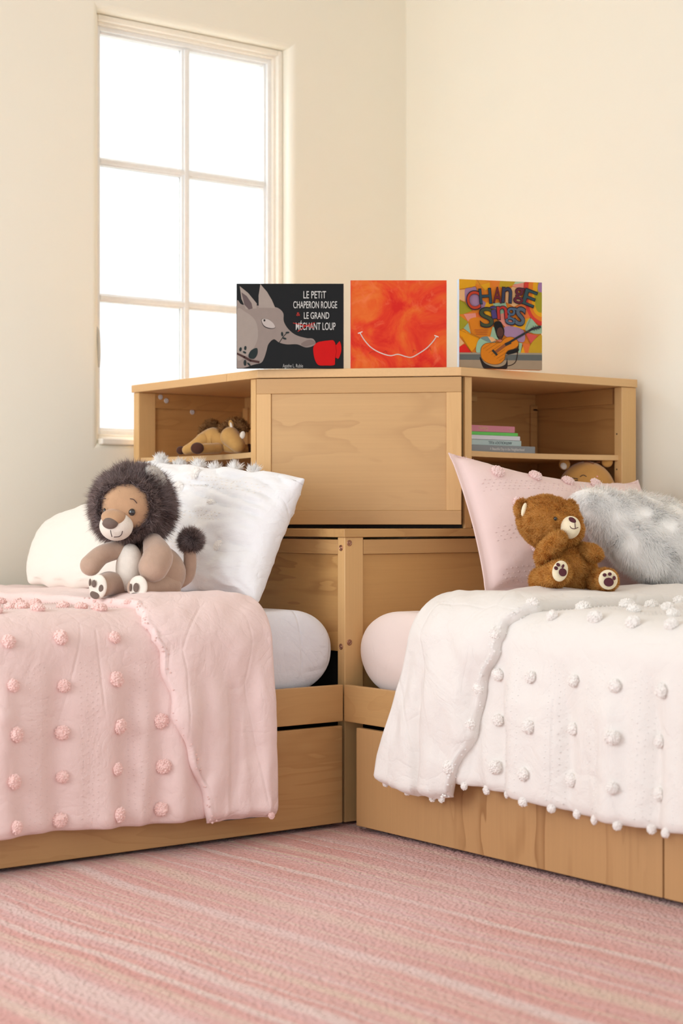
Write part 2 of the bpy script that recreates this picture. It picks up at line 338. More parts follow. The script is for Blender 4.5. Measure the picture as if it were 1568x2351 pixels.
t.links.new(col, b.inputs['Base Color']); b.inputs['Roughness'].default_value = .95; b.inputs['Specular IOR Level'].default_value = .1; b.inputs['Sheen Weight'].default_value = .3
bump(t, b, math_n(t, 'ADD', wav, math_n(t, 'MULTIPLY', sp, .8)), 1.0, .008)
g = MB(); rows = []
for i in range(121):
    x = -4.0+i*(3.1/120); rows.append([(x, -5.2+j*(4.4/160), .003+.003*fn3(x, j*.03, 0, 3)+.002*fn3(x, j*.0275, 5, 8)) for j in range(161)])
g.grid(rows); g.grid([[(x, y, -.012) for y in (-5.2, -.8)] for x in (-.9, -4.0)])
tag(g.build('rug', M_RUG, smooth=True), 'flat woven rug striped in pink and cream covering the floor between the beds', 'rug')

# ------------------------------------------------------------------ corner cabinet
S = 1.04
cab = tag(empty('corner_cabinet', (-.52, -.52, 0)), 'light pine corner cabinet with a flip-down door and open shelves between the two beds', 'cabinet')
def fix(o, root):
    o.data.transform(Matrix.Translation(-root.location)) if root.rotation_euler.z == 0 else None
    o.parent = root; return o
def cpart(mb, name, mat, bevel=.0015, smooth=False, root=None): return fix(mb.build(name, mat, None, smooth, bevel), root or cab)
ch = .664
# top board: rear lid piece on the left is a board of its own (seam)
cpart(MB().prism([(-1.045, -.513), (-1.045, .0), (-.5, .0), (-.5, -.513)], 1.133, 1.1555), 'top_board', wood('pine_top_y', 'Y', (.66, .42, .20), .3))
cpart(MB().prism([(-1.045, -ch), (-ch, -1.045), (.0, -1.045), (.0, 0), (-.4985, 0), (-.4985, -.5145), (-1.045, -.5145)], 1.133, 1.1555), 'top_board', W_EDGE)
# end posts, corner post (60 x 30 mm boards)
for x, y in ((-1.04, -.035), (-.058, -1.04), (-1.04, -1.04)):
    z1 = .7145 if (x, y) == (-1.04, -1.04) else 1.1325
    cpart(MB().box((x, y, .009), (x+.058, y+.030, z1)), 'post', W_Z, .002)
# divider panels either side of the door
cpart(MB().box((-1.036, -.642, .735), (-.664, -.618, 1.1325)), 'divider_panel', W_Z, .0015)
cpart(MB().box((-.642, -1.036, .735), (-.618, -.664, 1.1325)), 'divider_panel', W_Z, .0015)
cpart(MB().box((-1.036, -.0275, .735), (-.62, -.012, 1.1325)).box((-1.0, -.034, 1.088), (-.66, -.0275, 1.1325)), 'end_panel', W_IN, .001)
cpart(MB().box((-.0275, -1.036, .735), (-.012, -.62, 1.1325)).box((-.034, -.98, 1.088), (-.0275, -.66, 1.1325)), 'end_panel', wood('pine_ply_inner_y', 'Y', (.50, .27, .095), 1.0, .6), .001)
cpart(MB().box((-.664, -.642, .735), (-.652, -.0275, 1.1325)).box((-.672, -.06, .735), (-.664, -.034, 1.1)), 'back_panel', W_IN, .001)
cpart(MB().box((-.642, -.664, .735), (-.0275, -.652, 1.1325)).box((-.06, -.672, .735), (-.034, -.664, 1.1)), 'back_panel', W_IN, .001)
cpart(MB().box((-.30, -.70, 1.10), (-.61, -.664, 1.118)), 'top_cleat', W_X, .001)
# curved-front shelves
def shelf(swap):
    pts = []
    for i in range(17):
        a = i/16; y = -.035-a*.583; x = -1.033+.055*math.sin(math.pi*a*.92); pts.append((x, y))
    pts += [(-.664, -.618), (-.664, -.035)]
    if swap: pts = [(y, x) for x, y in pts]
    return MB().prism(pts, .925, .940)
cpart(shelf(False), 'shelf', wood('pine_shelf_y', 'Y', (.68, .46, .23), .2), .001); cpart(shelf(True), 'shelf', W_EDGE, .001)
# flip-down door on the diagonal
k = Vector((1, 1, 0)).normalized(); e = Vector((1, -1, 0)).normalized(); mid = Vector((-.8535, -.8515, 0))
door = empty('door', (0, 0, 0)); door.parent = cab; door.location = mid+Vector((.52, .52, .745)); door.rotation_euler = (0, 0, -math.pi/4)
DW, DH = .2715, .386
def dpart(mb, name, mat, bevel=.001, par=door): return mb.build(name, mat, par, bevel=bevel)
dpart(MB().box((-DW+.039, .004, .037), (DW-.039, .016, DH-.040)), 'door_panel', W_DOOR)
dpart(MB().box((-DW, 0, DH-.040), (DW, .018, DH)), 'door_rail', W_RAIL); dpart(MB().box((-DW, 0, 0), (DW, .018, .037)), 'door_rail', W_RAIL)
dpart(MB().box((-DW, 0, .0372), (-DW+.039, .018, DH-.0402)), 'door_stile', W_Z); dpart(MB().box((DW-.039, 0, .0372), (DW, .018, DH-.0402)), 'door_stile', W_Z)
dpart(MB().box((DW-.125, .002, DH+.0015), (DW-.085, .016, DH+.0045)), 'hinge', M_STEEL, .0005)
cpart_d = MB().box((-DW, .021, -.009), (DW, .027, DH+.001)).build('bay_shadow_board', M_DARK, door)  # added near-black sheet, painted shade for the gaps round the door
# dark inside of the door bay
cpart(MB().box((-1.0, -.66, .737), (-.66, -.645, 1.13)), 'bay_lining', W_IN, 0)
# lower counter and headboards
cpart(MB().box((-1.045, -1.045, .7145), (-.003, -.003, .7345)), 'counter', W_X, .0015)
cpart(MB().box((-1.0395, -1.009, .672), (-1.018, -.036, .7085)), 'headboard_rail', W_RAILY, .001)
cpart(MB().box((-.981, -1.0395, .672), (-.059, -1.018, .7085)), 'headboard_rail', W_RAIL, .001)
cpart(MB().box((-1.032, -1.009, .43), (-1.02, -.036, .6715)), 'headboard_panel', wood('pine_ply_y2', 'Y', (.56, .33, .125), 1.0), .001)
cpart(MB().box((-.981, -1.032, .30), (-.059, -1.02, .6715)), 'headboard_panel', wood('pine_ply_x2', 'X', (.56, .33, .125), 1.1), .001)
cpart(MB().box((-1.010, -1.0, .01), (-1.0, -.05, .43)).box((-.975, -1.008, .01), (-.06, -.998, .30)), 'lower_gap_shade', M_DARK, 0)  # added near-black sheets stand in for the shade behind the headboards
def bolt(loc, axis):
    mb = MB(); r = .0075; rows = []
    ax = {'x': (Vector((0, 1, 0)), Vector((0, 0, 1)), Vector((-1, 0, 0))), 'y': (Vector((1, 0, 0)), Vector((0, 0, 1)), Vector((0, -1, 0)))}[axis]
    c = Vector(loc)
    for rr, h in ((r, 0), (r, .0012), (r*.7, .0018), (r*.62, .0006), (r*.35, .0006), (r*.33, .002), (.0001, .002)):
        rows.append([c+(ax[0]*math.cos(a)+ax[1]*math.sin(a))*rr+ax[2]*h for a in [2*math.pi*j/16 for j in range(16)]])
    mb.grid(rows, None, True); return mb
for loc, ax in (((-1.04, -1.025, .688), 'x'), ((-1.04, -1.025, .443), 'x'), ((-1.026, -1.04, .7), 'y'), ((-1.026, -1.04, .454), 'y')):
    cpart(bolt(loc, ax), 'bolt', M_COPPER, 0, True)
for loc in ((-.965, -.0342, 1.122), (-.945, -.0342, 1.112), (-.85, -.0277, 1.082)): cpart(bolt(loc, 'y'), 'screw_cap', M_CAP, 0, True)
cpart(MB().box((-.052, -.672, 1.083), (-.034, -.655, 1.09)), 'shelf_clip', M_CAP, .001)
for z in (1.0, .9): cpart(MB().box((-.0585, -1.022, z-.002), (-.058, -1.018, z+.002)), 'peg_hole', M_DARK, 0)

# ------------------------------------------------------------------ beds
def mapper(side):
    if side == 'L': return lambda u, o, z: (u, -o, z)
    return lambda u, o, z: (-o, u, z)
def ubox(M, u0, u1, o0, o1, z0, z1, mb=None):
    return (mb or MB()).box(M(u0, o0, z0), M(u1, o1, z1))
for side in 'LR':
    M = mapper(side); rootloc = M(-2.0, .55, 0)
    lab = 'light pine bed frame with storage drawer under the pink comforter, left' if side == 'L' else 'light pine bed frame with storage drawer under the white comforter, right'
    bed = tag(empty('bed_frame', rootloc), lab, 'bed', None)
    d0 = -1.062 if side == 'L' else -1.112
    wr, wd = (W_RAIL, W_DRAW_L) if side == 'L' else (W_RAILY, W_DRAW_R)
    u_in = -1.0565
    cpart(ubox(M, u_in, -2.98, 1.041, 1.0555, .262, .352), 'side_rail', wr, .002, root=bed)
    cpart(ubox(M, u_in-.002, -2.98, .03, .05, .262, .352), 'side_rail', wr, .002, root=bed)
    cpart(ubox(M, -2.98, -3.00, .03, 1.0555, .010, .50), 'footboard', wr, .002, root=bed)
    cpart(ubox(M, -1.06, -2.975, .052, 1.040, .262, .285), 'slat_base', M_DARK, 0, root=bed)  # slats coloured near-black as the shade below the mattress
    dr = cpart(ubox(M, d0, -2.10, 1.044, 1.060, .014, .252), 'drawer_front', wd, .002, root=bed)
    dr = cpart(ubox(M, -2.104, -2.97, 1.044, 1.060, .014, .252), 'drawer_front', wd, .002, root=bed)
    cpart(ubox(M, d0-.01, -2.96, .2, 1.047, .02, .22), 'drawer_box', M_DARK, 0, root=bed)  # box coloured near-black as the shade behind the drawer fronts

def roundbox(c, half, rad, n=26, fn=None):
    """rounded cuboid with per-axis radii"""
    mb = MB(); c = Vector(c)
    def pt(p):
        q = [0, 0, 0]; d = [0, 0, 0]
        for i in range(3):
            inn = half[i]-rad[i]; q[i] = max(-inn, min(inn, p[i]*half[i])); d[i] = (p[i]*half[i]-q[i])/rad[i]
        l = math.sqrt(sum(x*x for x in d)) or 1
        mx = max(abs(x) for x in d); s_ = mx/l if l else 1
        v = Vector([q[i]+d[i]*s_*rad[i] for i in range(3)])
        if fn: v = v+Vector(fn(v))
        return c+v
    # nonuniform samples, denser at ends
    def samp(i, k):
        inn = (half[i]-rad[i])/half[i]; a = [-1+(1-inn)*math.sin(math.pi/2*j/8)*1 if False else -1+(1-inn)*j/8 for j in range(8)]
        b_ = [-inn+2*inn*j/k for j in range(k+1)]; return a+b_+[-x for x in reversed(a)]
    A = [samp(0, n), samp(1, n), samp(2, 4)]
    for ax in range(3):
        i, j = [q for q in range(3) if q != ax]
        for sgn in (-1, 1):
            rows = []
            for a in A[i]:
                r = []
                for b_ in A[j]:
                    p = [0, 0, 0]; p[ax] = sgn; p[i] = a; p[j] = b_; r.append(pt(p))
                rows.append(r)
            mb.grid(rows if (sgn == 1) != (ax == 1) else rows[::-1])
    return mb
def weld(o, d=.0004):
    import bmesh
    b_ = bmesh.new(); b_.from_mesh(o.data); bmesh.ops.remove_doubles(b_, verts=b_.verts, dist=d); bmesh.ops.recalc_face_normals(b_, faces=b_.faces); b_.to_mesh(o.data); b_.free(); return o
for side in 'LR':
    M = mapper(side); u0, u1 = (-1.05, -2.96) if side == 'L' else (-1.048, -2.96)
    c = M((u0+u1)/2, .545, .4335)
    L_, W_ = (u0-u1)/2, .482
    half = (L_, W_, .103) if side == 'L' else (W_, L_, .103)
    rad = (.13, .035, .10) if side == 'L' else (.035, .16, .10)
    def wr_(v):
        a = .004*fn3(v.x*5, v.y*5, v.z*12, 1.3); return (a, a, a*.6+ .004*fn3(v.x, v.y, 3, 4))
    mt = weld(roundbox((0, 0, 0), half, rad, 30, wr_).build('mattress', M_SHEETW if side == 'L' else M_SHEETP, None, True)); mt.location = c
    tag(mt, 'mattress in a crisp white fitted sheet on the left bed' if side == 'L' else 'mattress in a blush pink fitted sheet on the right bed', 'mattress')

# ------------------------------------------------------------------ comforters
def pom_mesh(name, r, mat, seed, flat=.62):
    mb = MB()
    rs = random.Random(seed); mb.ell((0, 0, 0), (r*.88, r*.88, r*flat*.88), nu=14, nv=8)
    for q in range(110):      # yarn ends packed into a tuft
        z = -.25+1.25*rs.random(); a = rs.random()*6.283; h = math.sqrt(max(0, 1-min(1, z)**2)); rr = r*(.80+.14*rs.random())
        mb.ell((h*math.cos(a)*rr, h*math.sin(a)*rr, min(1, z)*rr*flat), (r*.17, r*.12, r*.11), (rs.random()*3, rs.random()*3, rs.random()*3), nu=7, nv=5)
    o = mb.build(name, mat, None, True); me = o.data
    bpy.data.objects.remove(o); return me
POMP = [pom_mesh('pom_pom', .0165, M_PINKPOM, i*7.3) for i in range(4)]; POMW = [pom_mesh('pom_pom', .0165, M_WHITEPOM, 40+i*5.1, .75) for i in range(4)]
def place_pom(parent, meshes, p, nrm, name='pom_pom', sc=1.0):
    o = bpy.data.objects.new(name, random.choice(meshes)); COL.objects.link(o); o.parent = parent
    o.location = Vector(p)-parent.location if parent.rotation_euler.z == 0 else p
    q = Vector(nrm).to_track_quat('Z', 'Y'); o.rotation_mode = 'QUATERNION'; o.rotation_quaternion = q @ Euler((0, 0, random.random()*6.28)).to_quaternion()
    s_ = sc*random.uniform(.88, 1.12); o.scale = (s_, s_*random.uniform(.9, 1.1), s_); return o
def make_comforter(side):
    M = mapper(side); Lf = side == 'L'; sd = 0 if Lf else 31
    oe = 1.088; r = .085; ztop = .548 if Lf else .556
    puff = .006 if Lf else .012
    def zb(u, flap):
        if Lf: return (.066 if flap else .082+.006*math.sin(u*9))
        return (.15-.06*(u+1.27)*-1*.0+.02*math.sin((u+1.3)*12) if flap else .165+.01*math.sin(u*7))
    def P(u, s, flap=0, off=0):
        def raw(u, s):
            e = zb(u, flap)
            dent = .018*math.exp(-((u+1.5)/.3)**2)
            if s < 1:   # top, from wall side to the edge
                o = .06+(oe-r-.06)*s; z = ztop-.012*(1-s)-.0*dent; z += puff*fn3(u*3, o*3, sd, 1.7)+.005*fn3(u*9, o*9, sd, 1)
                if not Lf: z += .010*max(0, fn3(u*7, o*7, 9, 1.2))*min(1, (1-s)*6)
            elif s < 2:
                a = (s-1)*math.pi/2; o = oe-r+r*math.sin(a); z = ztop-r+r*math.cos(a)
                z += (puff*fn3(u*3, (oe-r)*3, sd, 1.7)+.005*fn3(u*9, (oe-r)*9, sd, 1))*(2-s)
                o += .006*fn3(u*5, 1, sd, 1.5)*(s-1)
            else:
                q = s-2; z = (ztop-r)*(1-q)+e*q; o = oe+.006*fn3(u*5, 1, sd, 1.5)
                am = min(1, q*3)*(1.0 if Lf else 1.15)
                o += am*(.009*math.sin(u*2*math.pi/.23+sd+2.2*fn3(u, z, 2, 3))+.010*(1-2*abs(fn3(u*9+sd, z*1.6, 4, 1))**.8)+.005*math.sin(u*2*math.pi/.08+4*fn3(u, z, 5, 2)))+am*.006*fn3(u*14, z*4, sd, 1)+.012*q
                o += am*.004*abs(fn3(u*10, z*10, sd+3, 1.2))
                o = max(o, 1.075)
            return Vector((u, o, z))
        p = raw(u, s)
        if off:
            e_ = .035 if flap else .004
            d1 = raw(u+e_, s)-raw(u-e_, s); d2 = raw(u, min(s+.01, 3))-raw(u, s-.01); nn = d1.cross(d2)
            nn.normalize()
            if nn.y+nn.z < 0: nn = -nn
            p = p+nn*off; return Vector(M(*p)), Vector(M(*nn))
        return Vector(M(*p)), None
    SS = [i/24 for i in range(24)]+[1+i/12 for i in range(12)]+[2+i/56 for i in range(57)]
    uh = (lambda s: -1.320-.008*max(0, s-2)) if Lf else (lambda s: -1.410+.095*max(0, s-2)+.02*max(0, min(s-1, 1)))
    uhem = (lambda s: -1.63+.02*max(0, min(s-1, 1))+.125*max(0, s-2)+.008*math.sin(s*7)+.005*math.sin(s*23)) if Lf else (lambda s: -1.70+.045*max(0, min(s-1, 1))+.125*max(0, s-2)+.006*math.sin(s*9)+.004*math.sin(s*21))
    nm = tag(empty('comforter', M(-2.0, .9, .3)), 'pale pink tufted comforter with pom-poms and a folded-back edge on the left bed' if Lf else 'white tufted comforter with pom-poms and a folded-back edge on the right bed', 'comforter')
    def rel(o): o.data.transform(Matrix.Translation(-nm.location)); o.parent = nm; return o
    mat = M_PINK if Lf else M_WHITE
    mb = MB(); NU = 200; rows_o = []; rows_i = []
    for s in SS:
        ro = []; ri = []
        for i in range(NU+1):
            u = uh(s)+(-2.99-uh(s))*(i/NU)**1.15
            hem = 1-.9*max(0, min(1, (s-2.93)/.07))**2; ed = 1-.8*math.exp(-i/2)
            ro.append(P(u, s, 0, .010*hem*ed+.0001)[0]); ri.append(P(u, s, 0, -.006)[0])
        rows_o.append(ro); rows_i.append(ri)
    A = rows_o+rows_i[::-1]+[rows_o[0]]
    mb.grid(A)
    mb.grid([[a, b_] for a, b_ in zip([r_[0] for r_ in rows_o], [r_[0] for r_ in rows_i])])
    # embroidered dots worked into the cloth, in bands between the pom-pom columns
    cols = [-1.60-.125*k for k in range(11)] if Lf else [-1.667-.118*k for k in range(11)]
    def dot(p, nn, sz):
        tt = nn.cross(Vector((0, 0, 1)))
        tt = tt.normalized() if tt.length > .1 else Vector((1, 0, 0)); bb = nn.cross(tt)
        return ([p+tt*sz, p+bb*sz*.7, p-tt*sz, p-bb*sz*.7, p+nn*sz*.9], [(0, 1, 4), (1, 2, 4), (2, 3, 4), (3, 0, 4)])
    for c0 in cols:
        for du in (-.0825, -.0700, -.0575, -.045):
            u = c0+du+.0
            for kk in range(34):
                z = .11+kk*.0125+(.006 if du in (-.07, -.045) else 0)
                if z > ztop-r-.01 or z < zb(u, 0)+.012: continue
                s = 2+(ztop-r-z)/(ztop-r-zb(u, 0)); uu = u+random.uniform(-.002, .002)
                if uu > uhem(s)-.01: continue
                p, nn = P(uu, s, 0, .0100); mb.add(*dot(p, nn, .0026))
            if Lf or True:
                for kk in range(30):
                    s = .97-kk*.013
                    if u < uhem(s)-.01:
                        p, nn = P(u, s, 0, .0105); mb.add(*dot(p, nn, .0032))
    cv = rel(mb.build('cover', mat, None, True)); 
    # folded-back flap
    fb = MB(); rows = []
    SF = [i/24 for i in range(24)]+[1+i/12 for i in range(12)]+[2+i/50 for i in range(51)]
    T = .030 if Lf else .034
    for s in SF:
        r_ = []
        a0, a1 = uh(s), uhem(s)
        bot = 1-max(0, min(1, (s-2.94)/.06))**2*.75
        for k in range(9):
            a = math.pi*k/8; r_.append(P(a0+.016*math.sin(a), s, 1, .001+(T/2-T/2*math.cos(a))*bot)[0])
        NF = 40
        for k in range(1, NF+1):
            q = k/NF; u = a0+(a1-a0)*q
            of = T*(1+.35*math.sin(math.pi*q)**.7+.16*fn3(u*16, s*3, sd, 1)+.14*fn3(u*5, s*2.2+u*9, sd+8, 2))*bot
            if s > 2: of += .004*math.sin(14*u+s*5)*(s-2)
            r_.append(P(u, s, 1, of)[0])
        for k in range(1, 8):
            a = math.pi*k/7; r_.append(P(a1-.012*math.sin(a), s, 1, (T*.55+T*.5*math.cos(a))*bot+.001)[0])
        rows.append(r_)
    fb.grid(rows)
    # closing strip at the bottom hem
    fb.add(rows[-1], [tuple(range(len(rows[-1])))])
    rel(fb.build('folded_flap', M_PINKFLAP if Lf else M_WHITE, None, True))
    # pom-poms
    meshes = POMP if Lf else POMW
    zs = (.497, .403, .303, .205, .108) if Lf else (.425, .325, .228)
    for ci, c0 in enumerate(cols):
        if c0 < (-2.25 if Lf else -2.45): continue
        for zi, z in enumerate(zs):
            u = c0+random.uniform(-.006, .006); z += random.uniform(-.005, .005)
            if z > ztop-r: s = 1+math.acos(max(-1, min(1, (z-(ztop-r))/r)))/(math.pi/2)
            else: s = 2+(ztop-r-z)/(ztop-r-zb(u, 0))
            if u > uhem(s)-.012: continue
            p, nn = P(u, s, 0, .015); place_pom(nm, meshes, p, nn, sc=1.0 if Lf else .92)
        for s in ((1.35,) if not Lf else (1.05,))+(.93, .83, .73, .63, .53):
            u = c0+random.uniform(-.02, .02); s += random.uniform(-.015, .015)
            if u > uhem(s)-.015: continue
            p, nn = P(u, s, 0, .015); place_pom(nm, meshes, p, nn, sc=1.0 if Lf else 1.0)
    if not Lf:
        for k in range(17):    # pom-poms along the bottom hem
            u = -1.30-.0665*k-random.uniform(0, .012)
            if u > uh(3)-.01: continue
            p, nn = P(u, 2.985, 1 if u > -1.52 else 0, .004); place_pom(nm, meshes, p-Vector((0, 0, .006)), nn, sc=.62)
        for s in (1.15, 1.75, 2.25, 2.52, 2.80):
            p, nn = P(uhem(s)+.004, s, 1, .030); place_pom(nm, meshes, p, nn, sc=.95)
    else:
        for s in (.85, .93, 1.0):
            p, nn = P(uhem(s)+.0, s, 1, .022); place_pom(nm, meshes, p, nn, sc=.8)
        p, nn = P(uh(3)-.004, 2.985, 1, .03); place_pom(nm, meshes, p, nn, sc=.5)
    # ruffled frayed hem on the flap
    hm = MB()
    for s in [i/90*3 for i in range(24, 91)]:
        for q in range(7):
            ss = min(2.99, s+random.uniform(0, .033)); p, nn = P(uhem(ss)+random.uniform(-.010, .006), ss, 1, T*random.uniform(.25, 1.0)); hm.add(*dot(p, nn, .0042))
    rel(hm.build('ruffled_hem', M_PINKPOM if Lf else M_WHITEPOM, None, True))
    return P
P_L = make_comforter('L'); P_R = make_comforter('R')

# ------------------------------------------------------------------ pillows
def pillow(name, TL, TR, BR, BL, thick, mat, root_label, cat='pillow', n=44, pinch=.07, flange=0, seed=0, wr=.006, p=.5, facing=None, round_=0, group=None, sag=0, crease=0):
    """cushion spanned by four corner points; returns (root object, surface function)"""
    TL, TR, BR, BL = map(Vector, (TL, TR, BR, BL)); cen = (TL+TR+BR+BL)/4
    N = (TR-BL).cross(TL-BR).normalized()
    if N.dot(CAM-cen) < 0: N = -N
    def pos(a, b, sgn, extra=0):
        if round_:
            k = 1-round_*min(a*a, b*b); a1, b1 = a*k, b*k
        else: a1, b1 = a, b
        a2 = a1*(1-pinch*(1-b*b)); b2 = b1*(1-pinch*(1-a*a))
        q = BL*(1-a2)*(1-b2)/4+BR*(1+a2)*(1-b2)/4+TR*(1+a2)*(1+b2)/4+TL*(1-a2)*(1+b2)/4
        ae, be = min(1, abs(a)/(1-flange)), min(1, abs(b)/(1-flange))
        h = max(0, (1-ae**2.4)*(1-be**2.4))**p*thick*(.5 if sgn > 0 else .42)
        cr = fn3(a*2.2+seed, b*2.2, sgn, 1)*wr+abs(fn3(a*3.5+seed, b*5, 7, 1))*wr*1.2+fn3(a*9, b*9+seed, 1, 1)*wr*.35
        edge = min(1, (1-max(abs(a), abs(b)))*9)
        q = q+N*(sgn*(h+.0015*(1 if not flange else 1.2))+cr*edge*(1 if sgn > 0 else .5)+extra)
        q = q-(TL-BL).normalized()*sag*(1-a*a)*max(0, b)**2
        q = q+N*edge*crease*(abs(fn3(a*1.6+b*2.6+seed, (a-b)*.9, 3, 1.5))**.5-.4)*(.6+.4*b)
        q = q+N*.006*math.sin(a*11+seed)*(max(0, abs(b)-.8)*5)*.5+(TL-BL).normalized()*.004*math.sin(a*13+seed*2)*(abs(b) > .9)
        return q
    mb = MB(); ts = [math.sin(math.pi/2*(-1+2*i/n)) for i in range(n+1)]
    F = [[pos(a, b, 1) for a in ts] for b in ts]; B = [[pos(a, b, -1) for a in ts] for b in ts]
    mb.grid(F); mb.grid([r[::-1] for r in B])
    rim = lambda G: G[0]+[G[i][-1] for i in range(1, n+1)]+G[-1][::-1][1:]+[G[i][0] for i in range(n-1, 0, -1)]
    mb.grid([rim(F), rim(B)], None, True)
    root = tag(empty(name, cen-Vector((0, 0, abs(TL.z-BL.z)/2))), root_label, cat, group)
    o = mb.build('cushion_cover', mat, None, True); weld(o, .0008); o.data.transform(Matrix.Translation(-root.location)); o.parent = root
    def at(a, b):
        p0 = pos(a, b, 1); nn = (pos(a+.01, b, 1)-pos(a-.01, b, 1)).cross(pos(a, b+.01, 1)-pos(a, b-.01, 1)).normalized()
        if nn.dot(N) < 0: nn = -nn
        return p0-root.location, nn
    return root, o, at
def knots(root, at, rects, mat, du=.03, dv=.05, sz=.003, name='embroidered_band'):
    for a0, a1, b0, b1 in rects:
        mb = MB(); b = b0; r = 0
        while b <= b1:
            a = a0+(du/2 if r % 2 else 0)
            while a <= a1:
                p, nn = at(a+random.uniform(-.004, .004), b+random.uniform(-.004, .004)); tt = nn.cross(Vector((0, 0, 1))).normalized(); bb = nn.cross(tt)
                mb.add([p+tt*sz*1.3, p+bb*sz*.7, p-tt*sz*1.3, p-bb*sz*.7, p+nn*sz*.8], [(0, 1, 4), (1, 2, 4), (2, 3, 4), (3, 0, 4)]); a += du
            b += dv; r += 1
        mb.build(name, mat, root, True)
TUFTP = [pom_mesh('pom_pom', .0185, cloth('blush_yarn', (.84, .64, .62), .9, 300, .6, amp=.004), 3+i*4.1, .55) for i in range(3)]
# white tufted sham, left
rootA, cA, atA = pillow('pillow', (-1.135, -.20, .925), (-1.115, -.975, .862), (-1.275, -1.0, .558), (-1.32, -.30, .565), .18, M_SHAMW,
                        'white crinkled pillow with frayed tufts and a pointed corner behind the toy lion', seed=2, wr=.014, crease=.030, pinch=.05, p=.42, n=90)
H_TUFT = hair('white_fringe', (.96, .96, .96), (.99, .99, .99))
knots(rootA, atA, [(.05, .85, .52, .72), (-.2, .6, .0, .14), (-.6, .3, -.5, -.36)], M_WHITEPOM, .05, .05, .0036)
for a, b in ((-.62, .985), (-.38, .99), (-.12, .985), (.08, .985), (.30, .985), (.52, .99), (-.5, .93)):
    p_, n_ = atA(a, b); tb = MB().ell(p_, (.012, .012, .008), nu=12, nv=8).build('frayed_tuft', M_WHITEPOM, rootA, True)
    blades('tuft_fringe', tb, 300, .018, .0026, H_TUFT, rootA, .55, comb=tuple(n_*.4+Vector((0, 0, .6 if b > .9 else .1))))
for a, b in ((.45, .28), (.1, -.1), (.62, -.35), (.0, .45), (.15, .70)):
    p_, n_ = atA(a, b); o = bpy.data.objects.new('pom_pom', random.choice(POMW)); COL.objects.link(o); o.parent = rootA; o.location = p_; o.scale = (1.05, 1.05, .6)
    o.rotation_mode = 'QUATERNION'; o.rotation_quaternion = n_.to_track_quat('Z', 'Y')
# cream cushion, far left
pillow('cushion', (-1.44, -.20, .76), (-1.30, -.58, .84), (-1.41, -.60, .575), (-1.52, -.24, .58), .10, M_CREAM,
       'plain cream textured cushion leaning at the far left behind the toy lion', 'cushion', seed=5, wr=.004, pinch=.0, round_=.12, p=.5)
# blush sham, right
rootB, cB, atB = pillow('pillow', (-.775, -1.125, .932), (-.088, -1.125, .868), (-.10, -1.34, .575), (-.815, -1.31, .578), .15, M_SHAMP,
                        'blush pink pillow with pom-poms standing against the headboard behind the toy bear', seed=9, wr=.006, sag=.045, flange=.055, pinch=.045, p=.46)
knots(rootB, atB, [(-.88, .9, .36, .56), (-.88, .5, -.36, -.16), (-.88, .4, -.92, -.72)], TUFTP[0].materials[0], .045, .055, .0033)
for b, aa in ((.66, (-.72, -.38, -.04, .26)), (.10, (-.66, -.30)), (-.53, (-.60, -.25))):
    for a in aa:
        p_, n_ = atB(a, b); o = bpy.data.objects.new('pom_pom', random.choice(TUFTP)); COL.objects.link(o); o.parent = rootB; o.location = p_+n_*.004
        o.rotation_mode = 'QUATERNION'; o.rotation_quaternion = n_.to_track_quat('Z', 'Y')
fr = MB()
for i in range(220):
    a = -.97+1.94*i/219; p_, n_ = atB(a, .972+random.uniform(-.03, .02)); q = Vector((random.uniform(-1, 1), random.uniform(-1, 1), 1)).normalized()*.005
    fr.add([p_-n_*.003, p_+n_*.003, p_+q+RGT*.003], [(0, 1, 2)])
fr.build('frayed_hem', TUFTP[0].materials[0], rootB)
# fluffy white cushion, far right
rootC, cC, atC = pillow('cushion', (-.60, -1.325, .855), (-.045, -1.43, .700), (-.035, -1.60, .612), (-.50, -1.54, .607), .17, plain('white_fur_backing', (.95, .95, .94), .9),
                        'fluffy white faux fur cushion at the far right beside the toy bear', 'cushion', seed=12, wr=.003, pinch=0, round_=.14, p=.5)
blades('faux_fur', cC, 125000, .019, .0016, hair('white_faux_fur', (.96, .955, .945), (.99, .99, .985), .5), rootC, .20, comb=(.15, -.15, -.5), droop=.2, clump=26, lift=.5)

